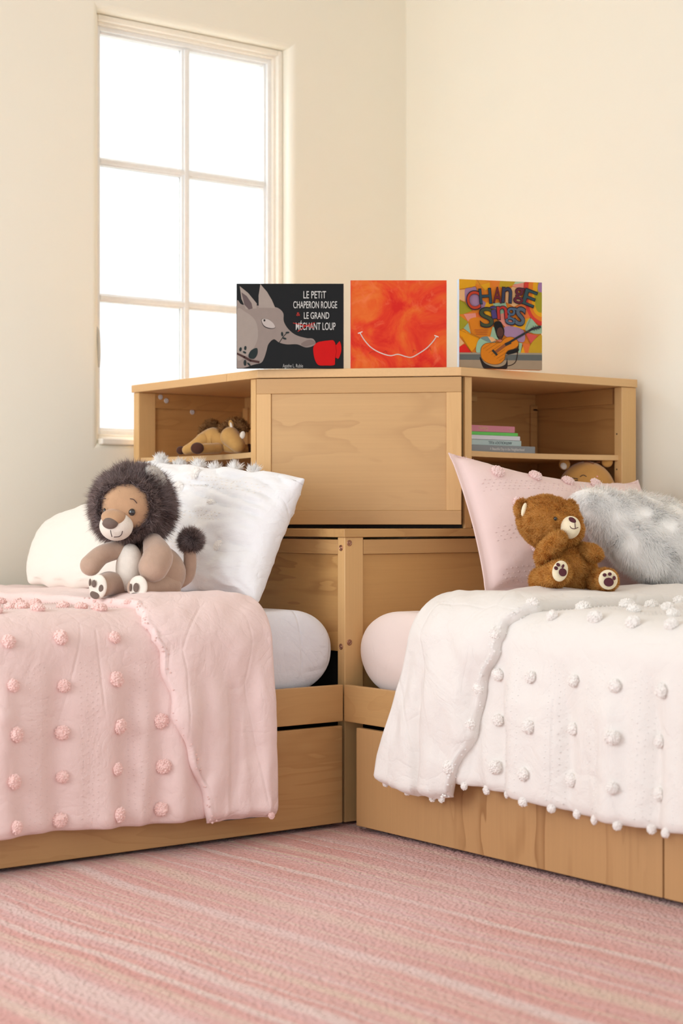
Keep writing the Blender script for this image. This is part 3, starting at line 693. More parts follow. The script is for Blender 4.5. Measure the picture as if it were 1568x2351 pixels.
# ------------------------------------------------------------------ plush toys
class Toy:
    """local frame: x to the toy's right in view, y away, z up; built from measured outline points at a real depth"""
    def __init__(s, name, px, py, D, label, cat='soft toy'):
        s.px, s.py, s.D = px, py, D
        s.z0 = CAM.z-(py-HOR)*D/FPX; x = (px-784)*D/FPX; s.x0 = x
        loc = CAM+RGT*x+FWD*D; s.root = tag(empty(name, (loc.x, loc.y, s.z0), HEAD-math.pi/2), label, cat); s.k = D/FPX
    def p(s, px, py, dd=0):
        D = s.D+dd; return Vector(((px-784)*D/FPX-s.x0, dd, CAM.z-(py-HOR)*D/FPX-s.z0))
    def ell(s, name, px, py, dd, rx, rz, ry, mat, rot=(0, 0, 0), par=None, fn=None, nu=36, nv=24):
        c = s.p(px, py, dd); k = s.k; q = par or s.root
        off = Vector((0, 0, 0)) if par is None else par.location
        o = MB().ell((0, 0, 0), (rx*k, ry*k, rz*k), rot, nu=nu, nv=nv, fn=fn).build(name, mat, q, True); o.location = c-off; return o
    def limb(s, name, pts, rad, mat, par=None, n=24, flat=(1, 1)):
        P = [s.p(*q) for q in pts]; c = P[0]; k = s.k
        o = MB().tube([v-c for v in P], [r*k for r in rad], n=n, flat=flat).build(name, mat, par or s.root, True); o.location = c-(par.location if par else Vector((0, 0, 0))); return o
    def pad(s, name, px, py, dd, rx, rz, mat, nrm, par, roll=0, th=3):
        """flat padded oval facing nrm"""
        c = s.p(px, py, dd); k = s.k; o = MB().ell((0, 0, 0), (rx*k, rz*k, th*k)).build(name, mat, par, True)
        q = Vector(nrm).normalized().to_track_quat('Z', 'Y'); o.rotation_mode = 'QUATERNION'; o.rotation_quaternion = q @ Euler((0, 0, roll)).to_quaternion(); o.location = c-par.location; return o
M_BLACK = plain('glossy_black_eye', (.012, .010, .010), .12, spec=.8); M_THREAD = plain('dark_thread', (.06, .035, .035), .7)
def fur_on(o, n, length, width, mat, root, **kw):
    b_ = blades('fur', o, n, length, width, mat, o, **kw); b_.location = (0, 0, 0); return b_
# --- lion
Lt = Toy('toy_lion', 310, 1374, 4.06, 'plush lion with dark grey mane sitting on the pink comforter')
TAN = plush('tan_plush', (.47, .33, .25), .7); TANF = plush('tan_face_plush', (.50, .31, .185), .4); CRM = plush('cream_plush', (.80, .74, .66), .4); BRN = plush('grey_brown_plush', (.17, .125, .105), .3)
MANE = hair('mane_fur', (.16, .12, .118), (.46, .365, .355)); TANH = hair('tan_fur', (.40, .255, .165), (.56, .385, .27))
bd = Lt.ell('body', 350, 1308, .02, 77, 76, 66, TAN, fn=lambda d: 1-.20*max(0, d.z)+.10*max(0, -d.z)*(1-abs(d.z)))
be = Lt.ell('belly', 297, 1303, -.035, 31, 55, 28, CRM, rot=(0, .06, 0))
hdL = Lt.ell('head', 292, 1165, -.035, 62, 60, 60, TANF)
mn = Lt.ell('mane', 306, 1160, .012, 80, 80, 52, MANE, fn=lambda d: 1+.04*noise.noise(d*4))
facec = Vector((-.012-.02, -1, .0))
def mmask(p, n_):
    # keep the face open: strands only outside the face oval on the near side
    X = p.x/Lt.k; Z = p.z/Lt.k
    if p.y > 0.0: return True
    return ((X+19)/57)**2+((Z-0)/50)**2 > 1 or (Z > 34+6*math.sin(X*.15))
bl = blades('mane_fur', mn, 46000, .031, .0011, MANE, mn, .22, mask=mmask, clump=34, droop=.25, comb=(0, -.15, 0)); bl.location = (0, 0, 0)
for (px, py, dd, rx, rz) in ((262, 1205, -.045, 20, 22),):
    pass
# ring of tufts that frame the face
rg = MB()
for i in range(34):
    a = 2*math.pi*i/34; c = Lt.p(287+61*math.cos(a), 1165-56*math.sin(a)-(-2), -.052)-Lt.p(306, 1160, .012); rg.ell(c, (.009, .012, .009), nu=8, nv=6)
ro = rg.build('mane_edge', MANE, mn, True); ro.location = (0, 0, 0)
def b2(p, n_): return True
bl2 = blades('mane_edge_fur', ro, 12000, .022, .0011, MANE, mn, .35, comb=(0, -.35, 0), clump=42); bl2.location = (0, 0, 0)
mz = Lt.ell('muzzle', 267, 1207, -.082, 38, 34, 36, CRM, rot=(.1, 0, 0))
br = Lt.ell('nose_bridge', 262, 1188, -.092, 29, 19, 34, TANF, rot=(.25, .1, 0))
ns = Lt.ell('nose', 253, 1203, -.118, 18, 16, 13, BRN, fn=lambda d: 1-.28*max(0, -d.z))
for pts in (((254, 1218, -.1235), (255, 1225, -.1235), (257, 1232, -.1205)), ((262, 1233, -.1205), (273, 1232, -.1165), (279, 1227, -.1135), (281, 1220, -.1125))): Lt.limb('mouth_stitch', pts, [1.0]*len(pts), M_THREAD, n=8)
for pts in (((299, 1145, -.094), (307, 1147, -.094), (314, 1155, -.090)), ((237, 1145, -.085), (243, 1145, -.088))): Lt.limb('eyebrow', pts, [.9]*len(pts), M_THREAD, n=8)
Lt.ell('eye', 303, 1176, -.0945, 7.6, 8, 4.5, M_BLACK); Lt.ell('eye', 240, 1173, -.0905, 3.2, 6.5, 4, M_BLACK)
er = Lt.ell('ear', 357, 1098, -.012, 17, 30, 10, CRM, rot=(0, -.65, .3)); fur_on(er, 3500, .006, .0011, hair('cream_fur', (.88, .85, .82), (.96, .95, .93)), Lt.root)
ar = Lt.limb('arm', ((268, 1262, -.03), (232, 1275, -.06), (208, 1298, -.085)), [22, 22, 24], TAN)
ar = Lt.limb('arm', ((352, 1248, -.03), (362, 1278, -.068), (352, 1302, -.09)), [24, 35, 34], TAN)
lg = Lt.limb('leg', ((278, 1345, -.01), (250, 1340, -.06), (232, 1346, -.10)), [27, 28, 25], TAN)
nl = Vector((-.55, -1, .12)); pd1 = Lt.pad('paw_pad', 225, 1347, -.122, 24, 28, CRM, nl, lg, .1, 9)
def toes(parent_toy, par, base, nrm, spots, mat):
    for (px, py, rx, rz, dd) in spots: parent_toy.pad('toe_pad', px, py, dd, rx, rz, mat, nrm, par, 0, 2.2)
toes(Lt, lg, 0, nl, ((206.5, 1337, 3, 8.5, -.125), (215.5, 1340, 5.5, 8.5, -.1315), (230, 1350, 8.5, 9, -.1335)), BRN); Lt.pad('toe_pad', 217, 1366, -.1285, 13, 8.5, BRN, nl, lg, -.35, 2.4)
lg = Lt.limb('leg', ((385, 1345, .0), (345, 1346, -.06), (318, 1349, -.095)), [32, 29, 26], TAN)
pd2 = Lt.pad('paw_pad', 317, 1348, -.118, 25, 26, CRM, nl, lg, .1, 9)
toes(Lt, lg, 0, nl, ((299.5, 1349, 3.2, 9, -.121), (312, 1349, 7.5, 10.5, -.1305)), BRN); Lt.pad('toe_pad', 310, 1368, -.1275, 13, 7, BRN, nl, lg, -.1, 2.4)
tl = Lt.limb('tail', ((395, 1345, .05), (428, 1325, .055), (436, 1295, .05), (435, 1262, .045)), [15, 16, 15.5, 14], TAN)
tt = Lt.ell('tail_tuft', 438, 1241, .045, 16, 16, 16, MANE, par=tl); t2 = blades('tuft_fur', tt, 9000, .019, .0010, MANE, tt, .25, clump=34); t2.location = (0, 0, 0)

# --- bear
Bt = Toy('toy_bear', 1300, 1361, 4.06, 'golden brown plush bear with a cream muzzle sitting on the white comforter')
GOLD = plush('golden_plush', (.50, .23, .045), .3); GOLDH = hair('golden_fur', (.58, .27, .05), (.86, .52, .17)); PLUM = plush('plum_felt', (.105, .035, .045), .1); IVORY = plush('ivory_velour', (.86, .77, .56), .3)
def bfur(o, n, **kw): return fur_on(o, int(n*1.5), .0075, .0010, GOLDH, Bt.root, jit=.25, clump=60, lift=.8, **kw)
bd = Bt.ell('body', 1303, 1304, .015, 68, 60, 58, GOLD, rot=(0, .45, 0), fn=lambda d: 1+.06*max(0, -d.z)); bfur(bd, 20000, comb=(.1, -.1, -.5))
hd_ = Bt.ell('head', 1264, 1202, .0, 77, 60, 62, GOLD, rot=(0, .42, 0)); bfur(hd_, 26000, comb=(-.3, 0, -.3))
e1 = Bt.ell('ear', 1197, 1167, -.014, 15, 20, 9, GOLD, rot=(0, .25, .5)); bfur(e1, 2200)
Bt.ell('ear_lining', 1203, 1170, -.032, 6, 16, 5, IVORY, rot=(0, .28, .5))
e2 = Bt.ell('ear', 1311, 1165, .03, 13, 15, 8, GOLD); bfur(e2, 1800)
mz = Bt.ell('muzzle', 1309, 1211, -.060, 23, 26, 24, IVORY, rot=(0, .2, .25))
Bt.ell('nose', 1314, 1194, -.080, 9.5, 5.5, 6, PLUM, rot=(0, .55, .2))
for pts in (((1320, 1201, -.0835), (1321, 1213, -.0855)), ((1308, 1205, -.0825), (1311, 1212, -.0855), (1319, 1214, -.0865), (1327, 1211, -.083))): Bt.limb('mouth_stitch', pts, [.8]*len(pts), PLUM, n=8)
Bt.ell('eye', 1275, 1191, -.0655, 4.2, 4.6, 4, M_BLACK)
a_ = Bt.limb('arm', ((1249, 1278, -.035), (1264, 1256, -.068), (1282, 1238, -.085)), [21, 21, 17], GOLD); bfur(a_, 7000, comb=(.3, 0, .2))
a_ = Bt.limb('arm', ((1338, 1262, -.01), (1356, 1268, -.035), (1367, 1273, -.05)), [13, 16, 15], GOLD); bfur(a_, 4500)
lg = Bt.limb('leg', ((1246, 1333, -.0), (1262, 1327, -.055), (1284, 1314, -.10)), [29, 29, 25], GOLD); bfur(lg, 9000)
nb = Vector((.34, -1, .18)); Bt.pad('paw_pad', 1286, 1311, -.127, 18.5, 24.5, IVORY, nb, lg, -.42, 9)
for q in ((1281.5, 1296.5, 5, 4, -.1385), (1276.5, 1304.5, 5, 4.2, -.1375), (1292.5, 1300, 3, 5, -.139)): Bt.pad('toe_pad', *q[:2], q[4], q[2], q[3], PLUM, nb, lg, -.5, 2)
Bt.pad('toe_pad', 1292, 1314, -.1405, 9.8, 9.2, PLUM, nb, lg, 0, 2.2)
lg = Bt.limb('leg', ((1365, 1338, -.0), (1382, 1335, -.05), (1393, 1333, -.085)), [25, 26, 24], GOLD); bfur(lg, 8000)
nb2 = Vector((.10, -1, .12)); Bt.pad('paw_pad', 1396, 1331, -.106, 22, 22.5, IVORY, nb2, lg, 0, 9)
for q in ((1388, 1320, 4.6, 4, -.1185), (1400, 1318, 4.4, 4, -.1185), (1410, 1327, 3.8, 4.8, -.1165)): Bt.pad('toe_pad', *q[:2], q[4], q[2], q[3], PLUM, nb2, lg, 0, 2)
Bt.pad('toe_pad', 1397.5, 1336.5, -.1205, 11.5, 10, PLUM, nb2, lg, 0, 2.2)

# --- horse lying on the left shelf
Ht = Toy('toy_horse', 490, 1041, 4.74, 'small tan plush horse lying on the left open shelf')
HT = plush('horse_plush', (.52, .30, .10), .5); HB = plush('hoof_plush', (.075, .03, .02), .2); HM = hair('horse_mane', (.24, .105, .03), (.42, .22, .08))
HTF = hair('horse_fur', (.45, .25, .08), (.62, .38, .15))
o = Ht.limb('body', ((468, 1014, .0), (490, 1007, .0), (512, 1012, -.01)), [21, 26, 20], HT)
o = Ht.limb('leg', ((468, 1010, -.01), (444, 1026, -.02), (429, 1033, -.02)), [17, 13.5, 11], HT)
Ht.ell('hoof', 415, 1034, -.01, 10, 9.5, 10, HB, par=o)
o = Ht.limb('leg', ((500, 1029, -.03), (475, 1030, -.06), (458, 1031, -.075)), [12, 12, 12], HT)
Ht.ell('hoof', 453, 1029, -.09, 15, 13, 10, HB, par=o)
o = Ht.limb('leg', ((520, 1026, -.02), (545, 1030, -.03), (566, 1030, -.03)), [12, 11, 10], HT); Ht.ell('hoof', 572, 1029, -.03, 9, 10, 9, HB, par=o)
h_ = Ht.limb('head', ((529, 1003, -.045), (537, 1012, -.06), (546, 1022, -.07)), [23, 20, 17], HT)
Ht.ell('ear', 531, 975, -.045, 6, 11, 3.5, HT, rot=(0, -.25, 0)); Ht.ell('ear_lining', 531, 977, -.050, 3, 7.5, 2, CRM, rot=(0, -.25, 0))
Ht.ell('eye', 533, 1000.5, -.0745, 3.6, 3.8, 3, M_BLACK); Ht.ell('blaze', 557, 999, -.073, 6.5, 9, 4, CRM, rot=(0, .2, 0))
ob = Ht.limb('mane', ((512, 985, -.02), (530, 974, -.025), (548, 973, -.035), (562, 982, -.045)), [8, 9, 10, 8], HM); x_ = blades('mane_fur', ob, 2600, .010, .0014, HM, ob, .45); x_.location = (0, 0, 0)
ob = Ht.limb('tail', ((464, 994, .02), (472, 982, .02), (486, 974, .02), (500, 981, .02)), [5, 7, 8, 6], HM); x_ = blades('tail_fur', ob, 2200, .010, .0014, HM, ob, .4); x_.location = (0, 0, 0)

# --- round cat on the lower right shelf
Ct = Toy('toy_cat', 1345, 1211, 4.80, 'round tan plush cat with closed smiling eyes under the right open shelf')
CT = plush('cat_plush', (.55, .29, .085), .5)
cb = Ct.ell('body', 1346, 1135, .0, 66, 76, 60, CT, fn=lambda d: 1+.04*(1-abs(d.z)))
for cx_, rr in ((1296, -.5), (1394, .5)):
    e_ = Ct.ell('ear', cx_, 1066 if cx_ < 1300 else 1060, -.012 if cx_ < 1300 else 0, 13, 13, 6, CT, rot=(0, rr, 0)); 
Ct.ell('ear_lining', 1294, 1070, -.021, 7, 8, 3, CRM, rot=(0, -.5, 0))
M_NOSE = plain('pink_thread', (.80, .38, .40), .8); M_STR = plain('brown_stripe', (.25, .09, .03), .9)
def onc(px, py):
    k = 1-((px-1346)/66)**2-((1135-py)/76)**2; return -.060*4.80/4.8*(max(k, 0)**.5)*(60/60)*1.24-.0015
def cst(name, pts, r, mat): Ct.limb(name, [(a, b_, onc(a, b_)) for a, b_ in pts], [r]*len(pts), mat, n=8)
cst('eye_stitch', ((1332, 1094), (1339, 1090.5), (1346, 1094)), .9, M_THREAD); cst('eye_stitch', ((1390, 1095), (1393, 1092.5), (1397, 1095)), .8, M_THREAD)
cst('whisker', ((1310, 1097), (1326, 1099)), .9, M_THREAD); cst('whisker', ((1311, 1106), (1326, 1102.5)), .9, M_THREAD)
cst('whisker', ((1403, 1099), (1406, 1098)), .8, M_THREAD)
Ct.ell('nose', 1370, 1096, onc(1370, 1096), 4, 4, 2.5, M_NOSE); cst('mouth_stitch', ((1364, 1101), (1368, 1104), (1371, 1101), (1374, 1104), (1378, 1102)), .7, M_NOSE)
cst('forehead_stripe', ((1342, 1061), (1352, 1062), (1361, 1066)), 2.0, M_STR); cst('forehead_stripe', ((1361, 1066), (1368, 1062), (1376, 1061)), 1.8, M_STR)

# ------------------------------------------------------------------ books
_pc = {}
def paint(c, rough=.38):
    if c not in _pc: _pc[c] = plain('printed_ink', tuple(.80*x**1.12 for x in c), .55, spec=.15)
    return _pc[c]
M_PAGE = plain('book_pages', (.82, .79, .72), .9)
def book(px, py, D, wd, ht, turn, label, cov, spine):
    x = (px-784)*D/FPX; loc = CAM+RGT*x+FWD*D
    r = tag(empty('picture_book', (loc.x, loc.y, 1.1558), HEAD-math.pi/2+turn), label, 'book', None)
    MB().box((-wd/2, 0, 0), (wd/2, .0025, ht)).build('front_cover', cov, r, bevel=.0008)
    MB().box((-wd/2, .0105, 0), (wd/2, .013, ht)).build('back_cover', cov, r, bevel=.0008)
    MB().box((-wd/2-.0012, .0, 0), (-wd/2+.001, .013, ht)).build('spine', spine, r, bevel=.0008)
    MB().box((-wd/2+.002, .0026, .003), (wd/2-.004, .0104, ht-.003)).build('page_block', M_PAGE, r, bevel=0)
    return r
class Art:
    def __init__(s, wd, ht, uv): s.wd, s.ht, s.uv, s.mb, s.l = wd, ht, uv, MB(), 0
    def pt(s, p, l):
        u, v = s.uv(*p); return (max(-.5, min(.5, u-.5))*s.wd, -.00015-.00007*l, max(.001, min(.999, v))*s.ht)
    def poly(s, pts, col):
        s.l += 1; 
        P = [s.pt(p, s.l) for p in pts]
        s.mb.add(P, [tuple(range(len(P)))], paint(col)); return s
    def smooth(s, pts, col, k=5):
        n = len(pts); Q = []
        for i in range(n):
            p0, p1, p2, p3 = [Vector((*pts[(i+j) % n], 0)) for j in (-1, 0, 1, 2)]
            for q in range(k):
                t_ = q/k; v = .5*((2*p1)+(p2-p0)*t_+(2*p0-5*p1+4*p2-p3)*t_*t_+(3*p1-p0-3*p2+p3)*t_**3); Q.append((v.x, v.y))
        return s.poly(Q, col)
    def oval(s, cx, cy, rx, ry, col, rot=0, n=22): return s.poly([(cx+rx*math.cos(a)*math.cos(rot)-ry*math.sin(a)*math.sin(rot), cy+rx*math.cos(a)*math.sin(rot)+ry*math.sin(a)*math.cos(rot)) for a in [2*math.pi*i/n for i in range(n)]], col)
    def line(s, pts, w_, col):
        s.l += 1
        for a, b_ in zip(pts[:-1], pts[1:]):
            d = Vector((b_[0]-a[0], b_[1]-a[1])); 
            if d.length == 0: continue
            n_ = Vector((-d.y, d.x)).normalized()*w_/2; e_ = d.normalized()*w_*.3
            P = [s.pt(q, s.l) for q in ((a[0]-n_.x-e_.x, a[1]-n_.y-e_.y), (b_[0]-n_.x+e_.x, b_[1]-n_.y+e_.y), (b_[0]+n_.x+e_.x, b_[1]+n_.y+e_.y), (a[0]+n_.x-e_.x, a[1]+n_.y-e_.y))]
            s.mb.add(P, [(0, 1, 2, 3)], paint(col))
        return s
    def curve(s, pts, w_, col, k=6):
        Q = []; n = len(pts)
        for i in range(n-1):
            p0, p1, p2, p3 = [Vector((*pts[max(0, min(n-1, i+j))], 0)) for j in (-1, 0, 1, 2)]
            for q in range(k):
                t_ = q/k; v = .5*((2*p1)+(p2-p0)*t_+(2*p0-5*p1+4*p2-p3)*t_*t_+(3*p1-p0-3*p2+p3)*t_**3); Q.append((v.x, v.y))
        return s.line(Q+[pts[-1]], w_, col)
# black book: plain generic animal outline and red patch stand in for its picture, the words stay
B1 = book(666.5, 850, 4.455, .2805, .2225, 0, 'black picture book titled in white hand lettering, left of the three upright books', plain('black_cover', (.009, .010, .011), .5, spec=.15), plain('black_spine', (.03, .03, .03), .5))
A1 = Art(.2805, .2225, lambda x, y: ((x-82)/1413, 1-(y-102)/1120))
TP, TP2 = (.36, .30, .27), (.43, .37, .33)
A1.smooth([(75, 380), (150, 380), (330, 390), (570, 410), (650, 440), (697, 500), (702, 600), (760, 700), (860, 780), (1000, 822), (1085, 830), (1125, 890), (1080, 930), (990, 945), (880, 905), (740, 905), (640, 880), (570, 838), (500, 900), (470, 1000), (440, 1090), (400, 1150), (300, 1175), (180, 1215), (75, 1215)], TP)
A1.smooth([(75, 470), (200, 480), (330, 600), (360, 800), (300, 960), (200, 1060), (75, 1080)], TP2)
A1.poly([(118, 135), (230, 225), (345, 365), (340, 430), (200, 440), (140, 300)], TP2).poly([(140, 215), (210, 265), (275, 360), (290, 430), (240, 445), (180, 380)], (.17, .13, .13))
A1.poly([(392, 108), (480, 210), (545, 320), (590, 425), (370, 420), (368, 260)], TP2)
A1.smooth([(402, 590), (430, 565), (500, 575), (560, 620), (588, 685), (520, 700), (440, 670)], (.06, .05, .05)).smooth([(408, 590), (435, 567), (500, 577), (560, 622), (586, 680), (525, 690), (445, 660)], (.58, .52, .49)).oval(446, 588, 13, 15, (.02, .02, .02))
A1.smooth([(930, 900), (1010, 850), (1080, 850), (1122, 890), (1060, 915), (980, 935)], (.27, .21, .19))
A1.line([(640, 885), (690, 810), (745, 750)], 9, (.03, .035, .03)).oval(680, 770, 14, 30, (.03, .045, .045), -.1).oval(750, 750, 26, 12, (.03, .045, .045), -.1).oval(712, 828, 26, 13, (.03, .045, .045), .3)
A1.line([(75, 1030), (180, 1075), (260, 1120), (370, 1140)], 30, (.10, .05, .045)).smooth([(235, 1050), (270, 985), (345, 955), (352, 1030), (310, 1095), (250, 1090)], (.03, .045, .045))
for q in ((128, 972, 16, 28, .2), (192, 955, 15, 28, .1), (182, 1012, 24, 13, .5), (188, 1150, 18, 40, 0), (240, 1170, 30, 12, .8)): A1.oval(*q[:4], (.03, .045, .045), q[4])
RED = (.66, .008, .008)
A1.smooth([(1092, 980), (1105, 920), (1150, 880), (1210, 865), (1290, 855), (1352, 852), (1378, 880), (1394, 915), (1420, 885), (1444, 868), (1463, 930), (1462, 1000), (1440, 1070), (1420, 1096), (1385, 1082), (1380, 1130), (1368, 1180), (1260, 1186), (1160, 1178), (1112, 1100)], RED).line([(1385, 900), (1400, 1000), (1385, 1080)], 7, (.42, .0, .0))
A1.mb.build('cover_picture', None, B1)
def T1(s_, cx, by, h, wpx, col=(.72, .72, .70), name='title_lettering', ax='CENTER', bold=.0):
    u, v = A1.uv(cx, by); tx = text(name, s_, h/1120*.2225*1.38, paint(col), B1, ((u-.5)*.2805, -.0032, v*.2225), sx=1, align=ax, bold=bold)
    wn = max(p.co.x for p in tx.data.vertices)-min(p.co.x for p in tx.data.vertices); tx.scale.x = wpx/1413*.2805/wn; return tx
T1('LE PETiT', 1110, 298, 100, 300, bold=.0001); T1('CHAPERON ROUGE', 1118, 428, 95, 580, bold=.0001); T1('LE GRAND', 1135, 568, 90, 335, bold=.0001); T1('&', 893, 530, 50, 50, (.55, .06, .05)); T1('MÉCHANT LOUP', 1122, 715, 100, 525, bold=.0001)
T1('Amélie L. Dubois', 780, 1212, 62, 265, (.55, .55, .53), 'author_lettering') if False else None
A1b = Art(.2805, .2225, A1.uv); A1b.l = 52; A1b.line([(828, 625), (1000, 660), (1100, 690)], 9, (.60, .05, .04)).line([(890, 735), (1010, 655), (1110, 620)], 9, (.60, .05, .04)).line([(960, 665), (1100, 650)], 7, (.60, .05, .04)).mb.build('strike_out', None, B1)
ly = text('author_lettering', 'Agathe L. Rubie', .0135, paint((.5, .5, .48)), B1, (-.020, -.001, .002), sx=.62)
# orange book with a white smile line
m, t, b, tc = nt('orange_painted_cover')
n1 = noise_n(t, tc.outputs['Object'], 9, 5, .6, .8); n2 = noise_n(t, tc.outputs['Object'], 16, 4, .6, 1.5)
c = ramp(t, n1, [(.36, (.56, .012, .006)), (.47, (.64, .045, .010)), (.56, (.66, .10, .012)), (.64, (.68, .14, .02))])
c = mix(t, ramp(t, n2, [(.56, (0, 0, 0)), (.72, (.55,)*3)]), c, (.74, .17, .07)); t.links.new(c, b.inputs['Base Color']); b.inputs['Roughness'].default_value = .5; b.inputs['Specular IOR Level'].default_value = .2
B2 = book(915.5, 842, 4.47, .2525, .2335, 0, 'orange red picture book with a white smile line, middle of the three upright books', m, plain('red_spine', (.62, .03, .02), .4))
A2 = Art(.2525, .2335, lambda x, y: ((x-598)/432, 1-(y-80)/397))
A2.curve([(640, 318), (660, 350), (690, 382), (730, 405), (775, 418), (810, 412), (845, 422), (872, 425), (905, 408), (940, 384), (968, 355), (985, 330)], 4.4, (.86, .80, .74))
A2.line([(631, 318), (649, 311)], 4.4, (.86, .80, .74)).line([(976, 328), (992, 334)], 4.4, (.86, .80, .74))
for q in (((680, 408), (695, 398), (708, 402)), ((742, 405), (755, 396), (762, 408)), ((878, 405), (880, 392), (893, 398)), ((940, 394), (955, 382), (960, 395))): A2.line(q, 1.3, (.35, .05, .02))
A2.mb.build('smile_line', None, B2)
# mosaic book
YE, OR, GR, MI, PU, PKK, RD, PC, LIL = (.80, .42, .02), (.78, .26, .03), (.40, .36, .03), (.36, .52, .36), (.42, .26, .40), (.80, .32, .25), (.68, .07, .05), (.82, .50, .25), (.40, .22, .42)
B3 = book(1149.5, 850, 4.48, .2345, .2335, math.radians(17), 'colourful mosaic picture book with a guitar, right of the three upright books', paint(OR), plain('blue_spine', (.55, .70, .80), .5))
A3 = Art(.2345, .2335, lambda x, y: ((x-90)/1385, 1-(y-100-.047*(x-90))/1442))
A3.poly([(90, 100), (375, 110), (355, 215), (240, 245), (90, 270)], YE).poly([(375, 110), (470, 118), (600, 150), (430, 205), (360, 180)], (.78, .34, .03)).poly([(600, 125), (770, 135), (755, 235), (660, 230)], (.80, .25, .04)).poly([(430, 205), (600, 155), (600, 230), (520, 300)], YE)
A3.poly([(770, 135), (1030, 148), (1000, 200), (860, 250), (755, 235)], (.58, .40, .03)).poly([(1030, 148), (1190, 155), (1160, 175), (1000, 190)], (.45, .60, .40)).poly([(1000, 195), (1170, 165), (1170, 250), (1050, 245), (975, 215)], PKK)
A3.poly([(90, 275), (180, 270), (185, 470), (90, 430)], PC).smooth([(185, 270), (290, 245), (360, 235), (420, 400), (520, 480), (560, 560), (440, 590), (300, 600), (200, 480)], PU)
A3.poly([(90, 440), (190, 480), (300, 620), (160, 670), (90, 670)], GR).poly([(160, 670), (360, 655), (370, 720), (240, 800)], PKK).poly([(360, 655), (440, 640), (600, 800), (370, 720)], (.75, .18, .04))
A3.smooth([(235, 800), (320, 730), (480, 740), (640, 850), (600, 1050), (410, 1060), (290, 990)], (.74, .26, .02)).poly([(90, 690), (235, 800), (160, 900), (90, 930)], GR).poly([(160, 900), (235, 810), (280, 990)], MI)
A3.poly([(90, 930), (160, 920), (290, 1000), (420, 1060), (370, 1200), (290, 1290), (120, 1040), (90, 1000)], (.82, .36, .01)).poly([(90, 1040), (170, 1140), (90, 1200)], PC).poly([(90, 1200), (180, 1155), (290, 1300), (90, 1290)], (.75, .03, .02))
A3.poly([(640, 500), (860, 480), (900, 640), (700, 700)], MI).poly([(540, 480), (650, 500), (700, 700), (560, 720), (480, 620)], YE).poly([(860, 330), (980, 230), (1050, 250), (1160, 480), (1000, 560), (860, 480)], PC).poly([(1030, 560), (1170, 480), (1280, 740), (1130, 780)], (.78, .22, .06)).poly([(700, 700), (900, 640), (1000, 780), (900, 930), (760, 800)], PKK)
for r0, c_ in ((0, RD), (1, (.78, .24, .03)), (2, YE), (3, GR)):
    o_ = r0*75; A3.smooth([(1185+o_, 155), (1260+o_, 158), (1255+o_*.9, 350), (1330+o_*.7, 560-o_*.3), (1475, 760-o_*1.0), (1475, 880-o_*1.0), (1300+o_*.4, 760-o_*.6), (1200+o_*.7, 560-o_*.4), (1170+o_, 300)], c_)
A3.oval(1450, 250, 45, 95, LIL).poly([(1475, 330), (1330, 300), (1360, 450), (1475, 560)], GR)
A3.poly([(970, 890), (1130, 780), (1270, 740), (1190, 940), (1100, 940)], YE).smooth([(1190, 940), (1270, 750), (1400, 870), (1475, 880), (1475, 1000), (1330, 1000)], MI).smooth([(830, 900), (960, 880), (1160, 950), (1160, 1140), (900, 1060), (830, 1000)], PU)
A3.poly([(640, 880), (700, 900), (740, 1100), (600, 1050)], MI).smooth([(370, 1290), (380, 1150), (440, 1065), (560, 1040), (690, 1110), (500, 1290)], (.36, .56, .40)).smooth([(440, 1065), (560, 1040), (700, 1110), (600, 1140)], (.22, .30, .28)).poly([(560, 1040), (640, 1050), (710, 1110), (620, 1130)], PC)
A3.poly([(1180, 980), (1400, 1040), (1280, 1170)], (.70, .12, .10)).smooth([(1250, 1320), (1290, 1170), (1400, 1060), (1475, 1040), (1475, 1330)], (.60, .38, .03)).poly([(1140, 1160), (1275, 1170), (1240, 1320), (1180, 1320)], (.76, .20, .05)).poly([(1080, 1150), (1140, 1160), (1110, 1320), (1060, 1310)], MI).poly([(1150, 1200), (1185, 1320), (1110, 1320)], YE)
A3.poly([(90, 1292), (1475, 1325), (1475, 1360), (90, 1320)], (.40, .34, .26)).poly([(90, 1320), (1475, 1355), (1475, 1450), (90, 1410)], (.16, .17, .16)).poly([(90, 1410), (1475, 1450), (1475, 1610), (90, 1560)], (.42, .32, .22))
DK = (.02, .018, .018)
A3.smooth([(430, 1370), (520, 1480), (700, 1540), (850, 1500), (880, 1380), (860, 1600), (540, 1600), (440, 1450)], (.035, .022, .02)).smooth([(660, 840), (700, 795), (770, 800), (810, 870), (835, 950), (820, 1040), (770, 1095), (720, 1060), (685, 960)], DK).oval(765, 975, 56, 82, (.13, .055, .04)).poly([(745, 1040), (790, 1040), (800, 1120), (740, 1120)], (.10, .04, .03)).poly([(700, 1110), (760, 1090), (850, 1120), (800, 1150)], (.6, .2, .1))
A3.smooth([(860, 1290), (1060, 1240), (1060, 1300), (900, 1340)], DK).curve([(1075, 1170), (1060, 1300), (1030, 1450), (960, 1510), (860, 1530)], 14, (.06, .03, .02))
A3.smooth([(435, 1310), (450, 1210), (520, 1150), (640, 1140), (760, 1140), (830, 1080), (920, 1050), (1010, 1070), (1070, 1130), (1070, 1200), (1000, 1250), (900, 1280), (855, 1340), (840, 1420), (760, 1490), (640, 1500), (520, 1460), (450, 1390)], (.28, .12, .02))
A3.smooth([(443, 1310), (458, 1215), (525, 1158), (640, 1148), (765, 1148), (835, 1088), (920, 1058), (1005, 1078), (1062, 1133), (1062, 1195), (995, 1243), (893, 1272), (847, 1335), (832, 1412), (755, 1482), (640, 1492), (525, 1452), (458, 1385)], (.72, .25, .015))
